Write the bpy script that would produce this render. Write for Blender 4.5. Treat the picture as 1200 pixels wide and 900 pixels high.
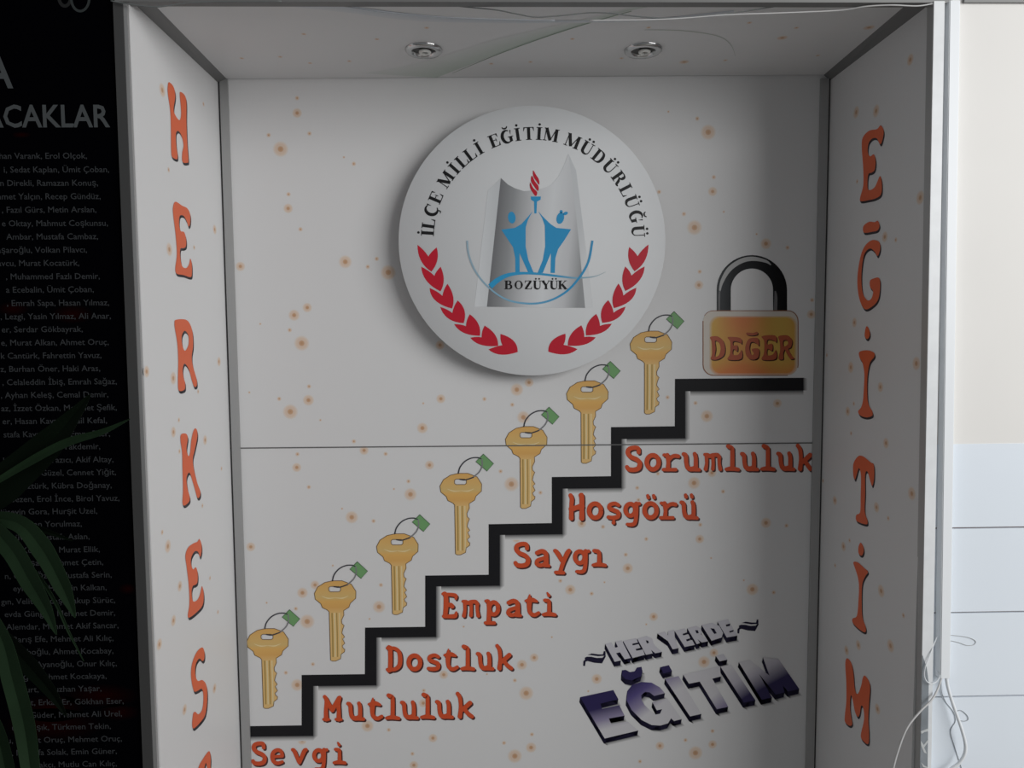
import bpy, math, random
from mathutils import Vector, Matrix, Euler
from mathutils.geometry import tessellate_polygon

for o in list(bpy.data.objects):
    bpy.data.objects.remove(o)
scene = bpy.context.scene
COL = scene.collection

# ------------------------------------------------------------------ camera
F = 870.0
CAM = Vector((0.6885, -1.9938, 1.5696))
ROT = Euler((1.5067, 0.0081, -0.0218), 'XYZ')
cd = bpy.data.cameras.new('camera')
cd.sensor_fit = 'HORIZONTAL'
cd.sensor_width = 36.0
cd.lens = F / 1200.0 * 36.0
cam = bpy.data.objects.new('camera', cd)
cam.location = CAM
cam.rotation_euler = ROT
COL.objects.link(cam)
scene.camera = cam

# ------------------------------------------------------------------ light
scene.view_settings.view_transform = 'Standard'
scene.view_settings.look = 'None'
scene.view_settings.gamma = 1.0
scene.view_settings.use_curve_mapping = False
scene.view_settings.exposure = 0.0
world = bpy.data.worlds.new('world')
scene.world = world
world.use_nodes = True
bg = world.node_tree.nodes['Background']
bg.inputs[0].default_value = (0.93, 0.97, 1.0, 1)
bg.inputs[1].default_value = 0.175


def area(name, loc, target, sx, sy, power, colour):
    ld = bpy.data.lights.new(name, 'AREA')
    ld.shape = 'RECTANGLE'
    ld.size, ld.size_y = sx, sy
    ld.energy = power
    ld.color = colour
    o = bpy.data.objects.new(name, ld)
    o.location = loc
    d = Vector(target) - Vector(loc)
    o.rotation_euler = d.to_track_quat('-Z', 'Y').to_euler()
    COL.objects.link(o)
    return o


area('window_daylight', (3.7, -2.9, 2.45), (0.7, 0, 1.25), 3.1, 1.7, 122, (1.0, 0.995, 0.985))

# ------------------------------------------------------------------ helpers
ROTM = ROT.to_matrix()
W, H, D = 1.55, 2.2465, 0.474


def lin(c):
    c /= 255.0
    return c / 12.92 if c <= 0.04045 else ((c + 0.055) / 1.055) ** 2.4


def rgb(r, g, b):
    return (lin(r), lin(g), lin(b), 1)


class Plane:
    """a real flat surface of the place; on() finds the point of it seen at a pixel of the photo"""

    def __init__(self, o, n):
        self.o = Vector(o)
        n = Vector(n).normalized()
        if n.dot(CAM - self.o) < 0:
            n = -n
        self.n = n

    def on(self, px, py, lift=0.0):
        d = ROTM @ Vector(((px - 600) / F, -(py - 450) / F, -1))
        o = self.o + self.n * lift
        return CAM + d * ((o - CAM).dot(self.n) / d.dot(self.n))


BACK = Plane((0, 0, 0), (0, -1, 0))
FRONT = Plane((0, -D, 0), (0, -1, 0))
SIGN = Plane((0, -0.055, 0), (0, -1, 0))
_y = Vector((0, 1, 0))
LT, LB = BACK.on(256, 97), BACK.on(283, 900)
RT, RB = BACK.on(972.5, 95), BACK.on(954.5, 900)
LEFT = Plane(LT, (LB - LT).cross(_y))
RIGHT = Plane(RT, (RB - RT).cross(_y))
CT, CU = BACK.on(267, 93), BACK.on(961, 88)
CEIL = Plane(CT, (CU - CT).cross(_y))


def line3(a, b, z):
    t = (z - a.z) / (b.z - a.z)
    return a + (b - a) * t


# ---- materials
def mat(name, base, rough=0.5, metal=0.0, spec=0.3):
    m = bpy.data.materials.new(name)
    m.use_nodes = True
    b = m.node_tree.nodes['Principled BSDF']
    b.inputs['Base Color'].default_value = base
    b.inputs['Roughness'].default_value = rough
    b.inputs['Metallic'].default_value = metal
    b.inputs['Specular IOR Level'].default_value = spec
    return m


def noisy(m, scale, amount, detail=4):
    """breaks the base colour with faint wear"""
    nt = m.node_tree
    b = nt.nodes['Principled BSDF']
    base = tuple(b.inputs['Base Color'].default_value)
    tc = nt.nodes.new('ShaderNodeTexCoord')
    n = nt.nodes.new('ShaderNodeTexNoise')
    n.inputs['Scale'].default_value = scale
    n.inputs['Detail'].default_value = detail
    r = nt.nodes.new('ShaderNodeValToRGB')
    r.color_ramp.elements[0].position = 0.3
    r.color_ramp.elements[1].position = 0.7
    r.color_ramp.elements[0].color = tuple(c * (1 - amount) for c in base[:3]) + (1,)
    r.color_ramp.elements[1].color = base
    nt.links.new(tc.outputs['Object'], n.inputs['Vector'])
    nt.links.new(n.outputs['Fac'], r.inputs['Fac'])
    nt.links.new(r.outputs['Color'], b.inputs['Base Color'])
    return m


def ramp_mat(name, stops, rough=0.45, p0=None, p1=None, attr=None):
    """printed colour blend: along the line p0-p1 on the panel, or across a mesh attribute"""
    m = mat(name, (1, 1, 1, 1), rough)
    nt = m.node_tree
    b = nt.nodes['Principled BSDF']
    r = nt.nodes.new('ShaderNodeValToRGB')
    cr = r.color_ramp
    while len(cr.elements) < len(stops):
        cr.elements.new(0.5)
    for e, (p, c) in zip(cr.elements, sorted(stops)):
        e.position = p
        e.color = c
    if attr:
        a = nt.nodes.new('ShaderNodeAttribute')
        a.attribute_name = attr
        nt.links.new(a.outputs['Fac'], r.inputs['Fac'])
    else:
        g = nt.nodes.new('ShaderNodeTexCoord')
        v = nt.nodes.new('ShaderNodeVectorMath')
        v.operation = 'SUBTRACT'
        v.inputs[1].default_value = p0
        d = nt.nodes.new('ShaderNodeVectorMath')
        d.operation = 'DOT_PRODUCT'
        ax = Vector(p1) - Vector(p0)
        d.inputs[1].default_value = ax / ax.length_squared
        nt.links.new(g.outputs['Object'], v.inputs[0])
        nt.links.new(v.outputs['Vector'], d.inputs[0])
        nt.links.new(d.outputs['Value'], r.inputs['Fac'])
    nt.links.new(r.outputs['Color'], b.inputs['Base Color'])
    return m


WHITE = (0.70, 0.70, 0.705, 1)
M_PANEL = mat('panel_white', WHITE, 0.42)
M_SPOT = ramp_mat('spot_print', [(0.0, WHITE), (0.25, (0.70, 0.60, 0.52, 1)), (0.45, (0.69, 0.54, 0.43, 1)),
                                 (0.58, (0.69, 0.56, 0.46, 1)), (0.72, (0.57, 0.36, 0.23, 1)), (1.0, (0.50, 0.29, 0.16, 1))],
                  0.42, attr='t')
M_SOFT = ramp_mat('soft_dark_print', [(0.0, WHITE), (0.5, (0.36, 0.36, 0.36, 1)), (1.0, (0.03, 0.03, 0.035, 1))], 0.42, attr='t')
M_SOFTG = ramp_mat('soft_grey_print', [(0.0, WHITE), (1.0, (0.16, 0.16, 0.17, 1))], 0.42, attr='t')
M_BLACK = mat('black_print', (0.013, 0.013, 0.015, 1), 0.5, 0, 0.15)
M_RED = mat('red_lettering', (0.62, 0.085, 0.028, 1), 0.42)
M_ORANGE = mat('orange_lettering', (0.72, 0.135, 0.05, 1), 0.42)
M_LSHADE = mat('letter_bevel', (0.075, 0.025, 0.022, 1), 0.45)
M_LSHADE2 = mat('letter_bevel_grey', (0.06, 0.055, 0.065, 1), 0.45)
M_NAVY = mat('navy_side', (0.013, 0.011, 0.034, 1), 0.5, 0, 0.15)
M_SIGN = mat('sign_white', (0.67, 0.685, 0.70, 1), 0.6, 0, 0.2)
M_SIGNEDGE = mat('sign_edge', (0.25, 0.26, 0.27, 1), 0.5)
M_INK = mat('sign_ink', (0.008, 0.008, 0.009, 1), 0.4)
M_CRIMSON = mat('crimson', (0.50, 0.012, 0.03, 1), 0.4)
M_BLUE = mat('emblem_blue', (0.03, 0.29, 0.56, 1), 0.4)
M_BLUEGREY = mat('emblem_blue_grey', (0.28, 0.44, 0.54, 1), 0.4)
M_ALU = mat('brushed_aluminium', (0.42, 0.42, 0.42, 1), 0.45, 0.55)
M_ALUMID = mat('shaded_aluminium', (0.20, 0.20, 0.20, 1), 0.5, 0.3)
M_FILM = noisy(mat('protective_film', (0.27, 0.30, 0.33, 1), 0.18, 0, 0.6), 14, 0.3)
M_FILMW = mat('film_crinkle', (0.55, 0.57, 0.58, 1), 0.2)
M_ALUDK = mat('dark_aluminium', (0.075, 0.075, 0.075, 1), 0.5, 0.3)
M_ALUWHITE = noisy(mat('pale_strip', (0.78, 0.80, 0.82, 1), 0.35), 30, 0.08)
M_DARK = mat('dark_gap', (0.02, 0.02, 0.02, 1), 0.7)
M_SEAM = mat('seam_line', (0.12, 0.12, 0.12, 1), 0.6)
M_CHROME = mat('chrome', (0.55, 0.55, 0.55, 1), 0.16, 1.0)
M_BULB = mat('lamp_glass', (0.75, 0.75, 0.72, 1), 0.25)
M_PLASTIC = mat('white_plastic', (0.84, 0.87, 0.90, 1), 0.35)
M_WIRE = mat('pale_wire', (0.55, 0.55, 0.55, 1), 0.4)
M_WIREDK = mat('grey_wire', (0.16, 0.17, 0.17, 1), 0.4)
M_CREAM = noisy(mat('cream_plaster', (0.80, 0.785, 0.76, 1), 0.6), 3.0, 0.04)
M_TILE = noisy(mat('pale_tile', (0.79, 0.85, 0.92, 1), 0.25), 2.5, 0.03)
M_GROUT = mat('grout', (0.22, 0.16, 0.15, 1), 0.8)
M_BANNER = mat('black_banner', (0.0012, 0.0012, 0.002, 1), 0.8, 0, 0.0)
M_BTEXT = mat('banner_grey_text', (0.046, 0.049, 0.053, 1), 0.7, 0, 0.05)
M_BHEAD = mat('banner_heading', (0.075, 0.082, 0.086, 1), 0.7, 0, 0.05)
M_BRED = ramp_mat('banner_red_smudges', [(0, (0.0012, 0.0012, 0.002, 1)), (1, (0.012, 0.001, 0.001, 1))], 0.8, attr='t')
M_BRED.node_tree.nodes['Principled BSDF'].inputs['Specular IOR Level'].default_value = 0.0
M_FLOOR = noisy(mat('stone_floor', (0.33, 0.32, 0.30, 1), 0.4), 6, 0.2)
M_MASON = mat('masonry', (0.5, 0.5, 0.49, 1), 0.8)

PARTS = []


def tag(o, label=None, cat=None, group=None, kind=None):
    for k, v in (('label', label), ('category', cat), ('group', group), ('kind', kind)):
        if v:
            o[k] = v
    return o


def empty(name, loc):
    o = bpy.data.objects.new(name, None)
    o.empty_display_size = 0.05
    o.location = loc
    COL.objects.link(o)
    return o


def adopt(o, parent):
    """child keeps its place while its thing carries it"""
    if parent is not None:
        o.parent = parent
        o.matrix_parent_inverse = Matrix.Translation(-world_loc(parent))


def world_loc(o):
    l = Vector(o.location)
    while o.parent is not None:
        l = l + o.matrix_parent_inverse.to_translation() + Vector(o.parent.location)
        o = o.parent
    return l


class MB:
    """collects faces, builds ONE mesh object"""

    def __init__(self):
        self.v, self.f, self.fm, self.t, self.mats = [], [], [], [], []
        self.smooth = []

    def face(self, pts, m, ts=None, smooth=False, want=None):
        if want is not None:
            n = Vector((0, 0, 0))
            for i in range(len(pts)):
                a, b = pts[i], pts[(i + 1) % len(pts)]
                n += a.cross(b)
            if n.dot(want) < 0:
                pts = list(reversed(pts))
                ts = list(reversed(ts)) if ts else None
        i0 = len(self.v)
        self.v += [tuple(p) for p in pts]
        self.t += ts if ts else [0.0] * len(pts)
        if m not in self.mats:
            self.mats.append(m)
        self.f.append(list(range(i0, i0 + len(pts))))
        self.fm.append(self.mats.index(m))
        self.smooth.append(smooth)

    def mesh(self, V, Fs, m, smooth=False):
        i0 = len(self.v)
        self.v += [tuple(p) for p in V]
        self.t += [0.0] * len(V)
        if m not in self.mats:
            self.mats.append(m)
        for f in Fs:
            self.f.append([i0 + i for i in f])
            self.fm.append(self.mats.index(m))
            self.smooth.append(smooth)

    def box(self, x0, x1, y0, y1, z0, z1, m):
        P = [(x, y, z) for x in (x0, x1) for y in (y0, y1) for z in (z0, z1)]
        self.mesh(P, [(0, 1, 3, 2), (4, 6, 7, 5), (0, 4, 5, 1), (2, 3, 7, 6), (0, 2, 6, 4), (1, 5, 7, 3)], m)

    def prism(self, a, b, m):
        """loft between two equal polygons, capped"""
        n = len(a)
        fs = [(i, (i + 1) % n, n + (i + 1) % n, n + i) for i in range(n)] + [tuple(range(n - 1, -1, -1)), tuple(range(n, 2 * n))]
        self.mesh(list(a) + list(b), fs, m)

    def tube(self, pts, r, m, seg=8, closed=False):
        pts = [Vector(p) for p in pts]
        V, Fs = [], []
        n = len(pts)
        up = None
        for i, p in enumerate(pts):
            d = (pts[min(i + 1, n - 1)] - pts[max(i - 1, 0)]).normalized()
            if up is None:
                up = d.orthogonal().normalized()
            up = (up - d * up.dot(d)).normalized()
            s = d.cross(up)
            rr = r[i] if isinstance(r, (list, tuple)) else r
            for k in range(seg):
                a = 2 * math.pi * k / seg
                V.append(p + (up * math.cos(a) + s * math.sin(a)) * rr)
        for i in range(n - 1):
            for k in range(seg):
                k2 = (k + 1) % seg
                Fs.append((i * seg + k, i * seg + k2, (i + 1) * seg + k2, (i + 1) * seg + k))
        Fs.append(tuple(range(seg - 1, -1, -1)))
        Fs.append(tuple((n - 1) * seg + k for k in range(seg)))
        self.mesh(V, Fs, m, True)

    def lathe(self, c, ax, u, prof, m, seg=40):
        """prof: (radius, height along ax)"""
        c, ax, u = Vector(c), Vector(ax).normalized(), Vector(u).normalized()
        w = ax.cross(u)
        V, Fs = [], []
        for (r, h) in prof:
            for k in range(seg):
                a = 2 * math.pi * k / seg
                V.append(c + ax * h + (u * math.cos(a) + w * math.sin(a)) * r)
        for i in range(len(prof) - 1):
            for k in range(seg):
                k2 = (k + 1) % seg
                Fs.append((i * seg + k, i * seg + k2, (i + 1) * seg + k2, (i + 1) * seg + k))
        self.mesh(V, Fs, m, True)

    def build(self, name, parent=None, label=None, loc=None, kind=None):
        base = Vector(loc) if loc is not None else (world_loc(parent) if parent is not None else Vector((0, 0, 0)))
        me = bpy.data.meshes.new(name)
        me.from_pydata([tuple(Vector(p) - base) for p in self.v], [], self.f)
        for m in self.mats:
            me.materials.append(m)
        me.polygons.foreach_set('material_index', self.fm)
        me.polygons.foreach_set('use_smooth', self.smooth)
        if any(self.t):
            a = me.attributes.new('t', 'FLOAT', 'POINT')
            a.data.foreach_set('value', self.t)
        me.update()
        o = bpy.data.objects.new(name, me)
        COL.objects.link(o)
        if parent is not None:
            o.parent = parent
            wl = world_loc(parent)
            o.location = base - wl
        else:
            o.location = base
        tag(o, label, None, None, kind)
        return o


def catmull(pts, n=6, closed=False):
    P = [Vector((p[0], p[1])) for p in pts]
    m = len(P)
    out = []
    rng = range(m) if closed else range(m - 1)
    for i in rng:
        if closed:
            p0, p1, p2, p3 = P[(i - 1) % m], P[i], P[(i + 1) % m], P[(i + 2) % m]
        else:
            p0, p1, p2, p3 = P[max(i - 1, 0)], P[i], P[i + 1], P[min(i + 2, m - 1)]
        for k in range(n):
            t = k / n
            out.append(0.5 * ((2 * p1) + (p2 - p0) * t + (2 * p0 - 5 * p1 + 4 * p2 - p3) * t * t + (3 * p1 - p0 - 3 * p2 + p3) * t ** 3))
    if not closed:
        out.append(P[-1])
    return out


def interp(ws, n, m):
    """spread the widths over a catmull path of m points, n steps each"""
    out = []
    for i in range(m - 1):
        for k in range(n):
            out.append(ws[i] + (ws[i + 1] - ws[i]) * k / n)
    out.append(ws[-1])
    return out


class Art(MB):
    """flat print on a plane, drawn in photo pixels"""

    def __init__(self, plane, base=0.0003):
        super().__init__()
        self.p = plane
        self.base = base

    def at(self, x, y, layer):
        return self.p.on(x, y, self.base + 0.00013 * layer)

    def flat(self, pts, m, layer=0, ts=None):
        self.face([self.at(q[0], q[1], layer) for q in pts], m, ts, False, self.p.n)

    def poly(self, pts, m, layer=0, holes=(), smooth=0):
        loops = [catmull(pts, smooth, True) if smooth else [Vector(q[:2]) for q in pts]]
        for h in holes:
            loops.append(catmull(h, smooth, True) if smooth else [Vector(q[:2]) for q in h])
        flatp = [q for l in loops for q in l]
        tris = tessellate_polygon([[Vector((q.x, q.y, 0)) for q in l] for l in loops])
        for t in tris:
            self.flat([flatp[i] for i in t], m, layer)
        return loops

    def sweep(self, loops, off, m, layer):
        for l in loops:
            n = len(l)
            for i in range(n):
                a, b = l[i], l[(i + 1) % n]
                self.flat([a, b, (b[0] + off[0], b[1] + off[1]), (a[0] + off[0], a[1] + off[1])], m, layer)

    def solid(self, pts, m, side, off, layer=1, holes=(), smooth=0, soft=None):
        """letter with a drawn side: the face and the sweep of its outline"""
        loops = self.poly(pts, m, layer + 1, holes, smooth)
        self.sweep(loops, off, side, layer)
        sh = lambda l: [(q[0] + off[0], q[1] + off[1]) for q in l]
        self.poly(sh(loops[0]), side, layer, [sh(l) for l in loops[1:]])
        if soft:
            self.fringe(sh(loops[0]), soft[0], soft[1], layer - 1)
        return loops

    def fringe(self, loop, off, m, layer):
        n = len(loop)
        for i in range(n):
            a, b = loop[i], loop[(i + 1) % n]
            self.flat([a, b, (b[0] + off[0], b[1] + off[1]), (a[0] + off[0], a[1] + off[1])], m, layer, [1, 1, 0, 0])

    def disc(self, x, y, r, m, layer=0, seg=14, ry=None, rot=0):
        ry = ry or r
        c, s = math.cos(rot), math.sin(rot)
        pts = []
        for k in range(seg):
            a = 2 * math.pi * k / seg
            u, v = r * math.cos(a), ry * math.sin(a)
            pts.append((x + u * c - v * s, y + u * s + v * c))
        self.flat(pts, m, layer)

    def stroke(self, pts, w, m, layer=0, smooth=6, caps=True):
        self.k = getattr(self, 'k', 0) + 1
        layer = layer + 0.16 * (self.k % 5)
        under = layer - 0.08
        if smooth and len(pts) > 2:
            ws = interp(w if isinstance(w, (list, tuple)) else [w] * len(pts), smooth, len(pts))
            P = catmull(pts, smooth)
        else:
            P = [Vector(q[:2]) for q in pts]
            ws = list(w) if isinstance(w, (list, tuple)) else [w] * len(P)
        n = len(P)
        L, R = [], []
        for i in range(n):
            d = P[min(i + 1, n - 1)] - P[max(i - 1, 0)]
            if d.length < 1e-9:
                d = Vector((1, 0))
            d.normalize()
            nn = Vector((-d.y, d.x)) * ws[i] / 2
            L.append(P[i] + nn)
            R.append(P[i] - nn)
        for i in range(n - 1):
            self.flat([L[i], L[i + 1], R[i + 1], R[i]], m, layer)
        if caps:
            self.disc(P[0].x, P[0].y, ws[0] / 2, m, under)
            self.disc(P[-1].x, P[-1].y, ws[-1] / 2, m, under)
            if not smooth:
                for i in range(1, n - 1):
                    self.disc(P[i].x, P[i].y, ws[i] / 2, m, under)

    def spot(self, x, y, r, m, layer=0):
        layer = layer + (len(self.f) // 18 % 3) * 0.4
        """true circle of radius r metres with its colour blending outwards"""
        c = self.at(x, y, layer)
        n = self.p.n
        u = n.orthogonal().normalized()
        v = n.cross(u)
        seg = 18
        ring = [c + (u * math.cos(2 * math.pi * k / seg) + v * math.sin(2 * math.pi * k / seg)) * r for k in range(seg)]
        for k in range(seg):
            self.face([c, ring[k], ring[(k + 1) % seg]], m, [1, 0, 0], False, n)


def crop(ox, oy, s):
    return lambda pts: [(ox + x / s, oy + y / s) for x, y in pts]


# ------------------------------------------------------------------ room shell
def struct(mb, name, loc=None):
    o = mb.build(name, None, None, loc)
    o['kind'] = 'structure'
    return o


XL = -0.12      # outer left side of the recess
mb = MB(); mb.box(-2.2, 3.4, -3.4, 0.12, -0.1, 0.0, M_FLOOR); struct(mb, 'floor')
mb = MB(); mb.box(-0.16, W + 0.16, 0.025, 0.12, 0.0, 2.75, M_MASON); struct(mb, 'wall_back')
mb = MB(); mb.box(-2.2, -0.16, -D + 0.02, 0.12, 0.0, 2.75, M_MASON); struct(mb, 'wall_left')

# facade right of the recess: cream plaster above, courses of long pale tiles below
xw = FRONT.on(1097.0, 450).x
zt = FRONT.on(1150, 520).z
rows = [FRONT.on(1150, y).z for y in (618.3, 717.3, 815.6)]
step = (rows[0] - rows[2]) / 2
mb = MB()
mb.box(xw, 3.4, -D, 0.12, zt, 2.75, M_CREAM)
mb.box(xw, 3.4, -D + 0.005, 0.12, 0.0, zt, M_GROUT)
zz = zt
k = 0
while zz > 0.02:
    nz = rows[k] if k < 3 else rows[2] - step * (k - 2)
    nz = max(nz, 0.0)
    g = 0.0016
    a = [Vector((xw, -D - 0.001, zz - (g if k else 0))), Vector((3.4, -D - 0.001, zz - (g if k else 0))), Vector((3.4, -D - 0.001, nz + g)), Vector((xw, -D - 0.001, nz + g))]
    mb.prism(a, [p + Vector((0, 0.02, 0)) for p in a], M_TILE)
    zz = nz
    k += 1
struct(mb, 'wall_right')

# lintel above the recess and the grey beam along its front edge
zh = FRONT.on(600, 5.5).z
mb = MB(); mb.box(-0.16, W + 0.16, -D + 0.006, 0.025, H + 0.03, 2.75, M_MASON); struct(mb, 'wall_front')
mb = MB()
p0, p1 = FRONT.on(150, 6), FRONT.on(1112, 5)
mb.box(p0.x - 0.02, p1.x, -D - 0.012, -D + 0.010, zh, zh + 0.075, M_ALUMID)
mb.box(p0.x - 0.02, p1.x, -D - 0.014, -D - 0.012, zh + 0.018, zh + 0.022, M_ALUDK)
struct(mb, 'trim_1')


mb = MB()
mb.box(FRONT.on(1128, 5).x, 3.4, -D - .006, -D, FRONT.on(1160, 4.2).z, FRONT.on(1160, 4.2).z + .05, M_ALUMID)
struct(mb, 'trim_8')


# corner profiles
def vert_trim(name, a0, a1, b0, b1, m, plane=BACK, t=0.006, back=0.0):
    """vertical strip between two photographed edges of the plane, run down to the floor"""
    A0, A1, B0, B1 = [plane.on(*q) for q in (a0, a1, b0, b1)]
    top = CT.z - 0.0005 if plane is BACK else zh
    A0, A1 = line3(A0, A1, top), line3(A0, A1, 0.0)
    B0, B1 = line3(B0, B1, top), line3(B0, B1, 0.0)
    mb = MB()
    n = plane.n
    mb.prism([A0 + n * t, B0 + n * t, B1 + n * t, A1 + n * t], [A0 - n * back, B0 - n * back, B1 - n * back, A1 - n * back], m)
    return mb, (A0, A1, B0, B1), n


mb, q, n = vert_trim('trim_2', (257, 97), (284, 900), (267.3, 93), (295, 900), M_ALU)
mb.prism([q[0] + n * .0065, q[0] + n * .0065 + Vector((.0022, 0, 0)), q[1] + n * .0065 + Vector((.0022, 0, 0)), q[1] + n * .0065],
         [q[0], q[0] + Vector((.0022, 0, 0)), q[1] + Vector((.0022, 0, 0)), q[1]], M_DARK)
struct(mb, 'trim_2')
mb, q, n = vert_trim('trim_3', (961, 88), (943.3, 900), (971.5, 95), (953.8, 900), M_ALU)
mb.prism([q[2] + n * .0065 - Vector((.002, 0, 0)), q[2] + n * .0065, q[3] + n * .0065, q[3] + n * .0065 - Vector((.002, 0, 0))],
         [q[2] - Vector((.002, 0, 0)), q[2], q[3], q[3] - Vector((.002, 0, 0))], M_DARK)
struct(mb, 'trim_3')


def depth_trim(name, side, s0, s1, c0, c1, m):
    """sloping strip in the corner between a side panel and the top panel"""
    def run(pl, a, b):
        A, B = pl.on(*a), pl.on(*b)
        f = lambda y: A + (B - A) * ((y - A.y) / (B.y - A.y))
        return f(-0.0005), f(-D + 0.004)
    S0, S1 = run(side, s0, s1)
    C0, C1 = run(CEIL, c0, c1)
    K0, K1 = Vector((S0.x, S0.y, C0.z)), Vector((S1.x, S1.y, C1.z))
    mb = MB()
    mb.prism([S0, C0, K0], [S1, C1, K1], m)
    struct(mb, name)


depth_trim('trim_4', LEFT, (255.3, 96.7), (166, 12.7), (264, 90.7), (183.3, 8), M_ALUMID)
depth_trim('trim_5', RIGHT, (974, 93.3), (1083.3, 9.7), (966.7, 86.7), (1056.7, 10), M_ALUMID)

# upright dark frame left of the recess, with a paler inner lip
mb, q, n = vert_trim('trim_6', (135, 14), (169.7, 900), (146.5, 14), (181.5, 900), M_ALUDK, FRONT, 0.008, 0.02)
mb2, q2, n2 = vert_trim('x', (146.5, 14), (181.5, 900), (150.5, 14), (186, 900), M_ALU, FRONT, 0.006, 0.02)
mb.mesh(mb2.v, mb2.f, M_ALU)
struct(mb, 'trim_6')

# pale upright profile right of the recess
PO = 0.019
POST = Plane((0, -D - PO, 0), (0, -1, 0))
mb, q, n = vert_trim('trim_7', (1094.3, 25), (1078.2, 900), (1106.8, 25), (1091.2, 900), M_ALUWHITE, POST, 0.0, PO + .004)
lf = [q[0] + Vector((-.0006, .0008, 0)), q[0] + Vector((-.0006, PO + .004, 0)), q[1] + Vector((-.0006, PO + .004, 0)), q[1] + Vector((-.0006, .0008, 0))]
mb.prism(lf, [p + Vector((.0006, 0, 0)) for p in lf], M_ALU)
fp = lambda x, y, o=.0006: POST.on(x, y, o)
film = [fp(1081.2, 768), fp(1086, 782), fp(1088.4, 800), fp(1087, 905), fp(1086.5, 935), fp(1077.6, 935), fp(1078.2, 900)]
mb.prism(film, [p + Vector((0, .0005, 0)) for p in film], M_FILM)
for c in ([(1079, 857), (1084, 855), (1088, 853.5), (1087.5, 857), (1083, 858), (1080, 860)], [(1079, 868), (1082.5, 873), (1088, 866), (1088, 869), (1083, 876), (1086, 883), (1083, 882), (1079.5, 874)], [(1079.2, 893), (1083, 897), (1087, 899), (1087, 900.5), (1082, 899)]):
    mb.prism([fp(x, y, .0012) for x, y in c], [fp(x, y, .0007) for x, y in c], M_FILMW)
struct(mb, 'trim_7')

# ------------------------------------------------------------------ printed panels of the recess
ML, MS = 0.0185, 0.0065
SZ = {'L': 0.0215, 'l': 0.0185, 'P': 0.016, 'M': 0.0135, 's': 0.0064, 'x': 0.0036}


def panel(pts_front, thick_dir, label):
    """slab: visible face and its thickness behind"""
    mb = MB()
    mb.prism(pts_front, [p + thick_dir for p in pts_front], M_PANEL)
    c = sum(pts_front, Vector((0, 0, 0))) / 4
    base = Vector((c.x, c.y, 0))
    o = mb.build('printed_panel', None, None, base)
    tag(o, label, 'panel')
    return o


zc = CT.z
bl, br = line3(LT, LB, 0.0).x - 0.02, RT.x + 0.03
back = panel([Vector((min(LT.x, bl) - .015, 0, zc + .02)), Vector((br, 0, zc + .02)), Vector((br, 0, 0.0)), Vector((min(LT.x, bl) - .015, 0, 0.0))], Vector((0, .02, 0)),
             'large white spotted back panel with seven printed keys above a black stair line')


def side(pl, top, bot, sgn, label):
    a, b = line3(top, bot, zc + 0.0), line3(top, bot, 0.0)
    f, g_ = Vector((0, -D + 0.002, 0)), Vector((0, -0.003, 0))
    return panel([a + g_, a + f, b + f, b + g_], Vector((sgn * 0.02, 0, 0)), label)


left = side(LEFT, LT, LB, -1, 'narrow bright side panel lettered HERKESA downwards beside the black banner')
right = side(RIGHT, RT, RB, 1, 'narrow shaded side panel lettered EĞİTİM downwards beside the pale tiled wall')
xa, xb = LT.x - .03, RT.x + .05
ca = lambda x: CT.z + (CU.z - CT.z) * (x - CT.x) / (CU.x - CT.x)
top = panel([Vector((xa, -.003, ca(xa))), Vector((xb, -.003, ca(xb))), Vector((xb, -D + .008, ca(xb))), Vector((xa, -D + .008, ca(xa)))], Vector((0, 0, .02)),
            'white overhead panel with faint green waves, holding the two round downlights')

# ---- spots
def spots(plane, parent, lists):
    art = Art(plane, 0.00012)
    seen = []
    for (ox, oy, s, items) in lists:
        for it in items:
            x, y = ox + it[0] / s, oy + it[1] / s
            if any(abs(x - a) < 7 and abs(y - b) < 7 for a, b in seen):
                continue
            seen.append((x, y))
            art.spot(x, y, SZ[it[2]], M_SPOT)
    o = art.build('spot_pattern', parent, 'scattered orange spots with pale halos')
    o['kind'] = 'stuff'


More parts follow.
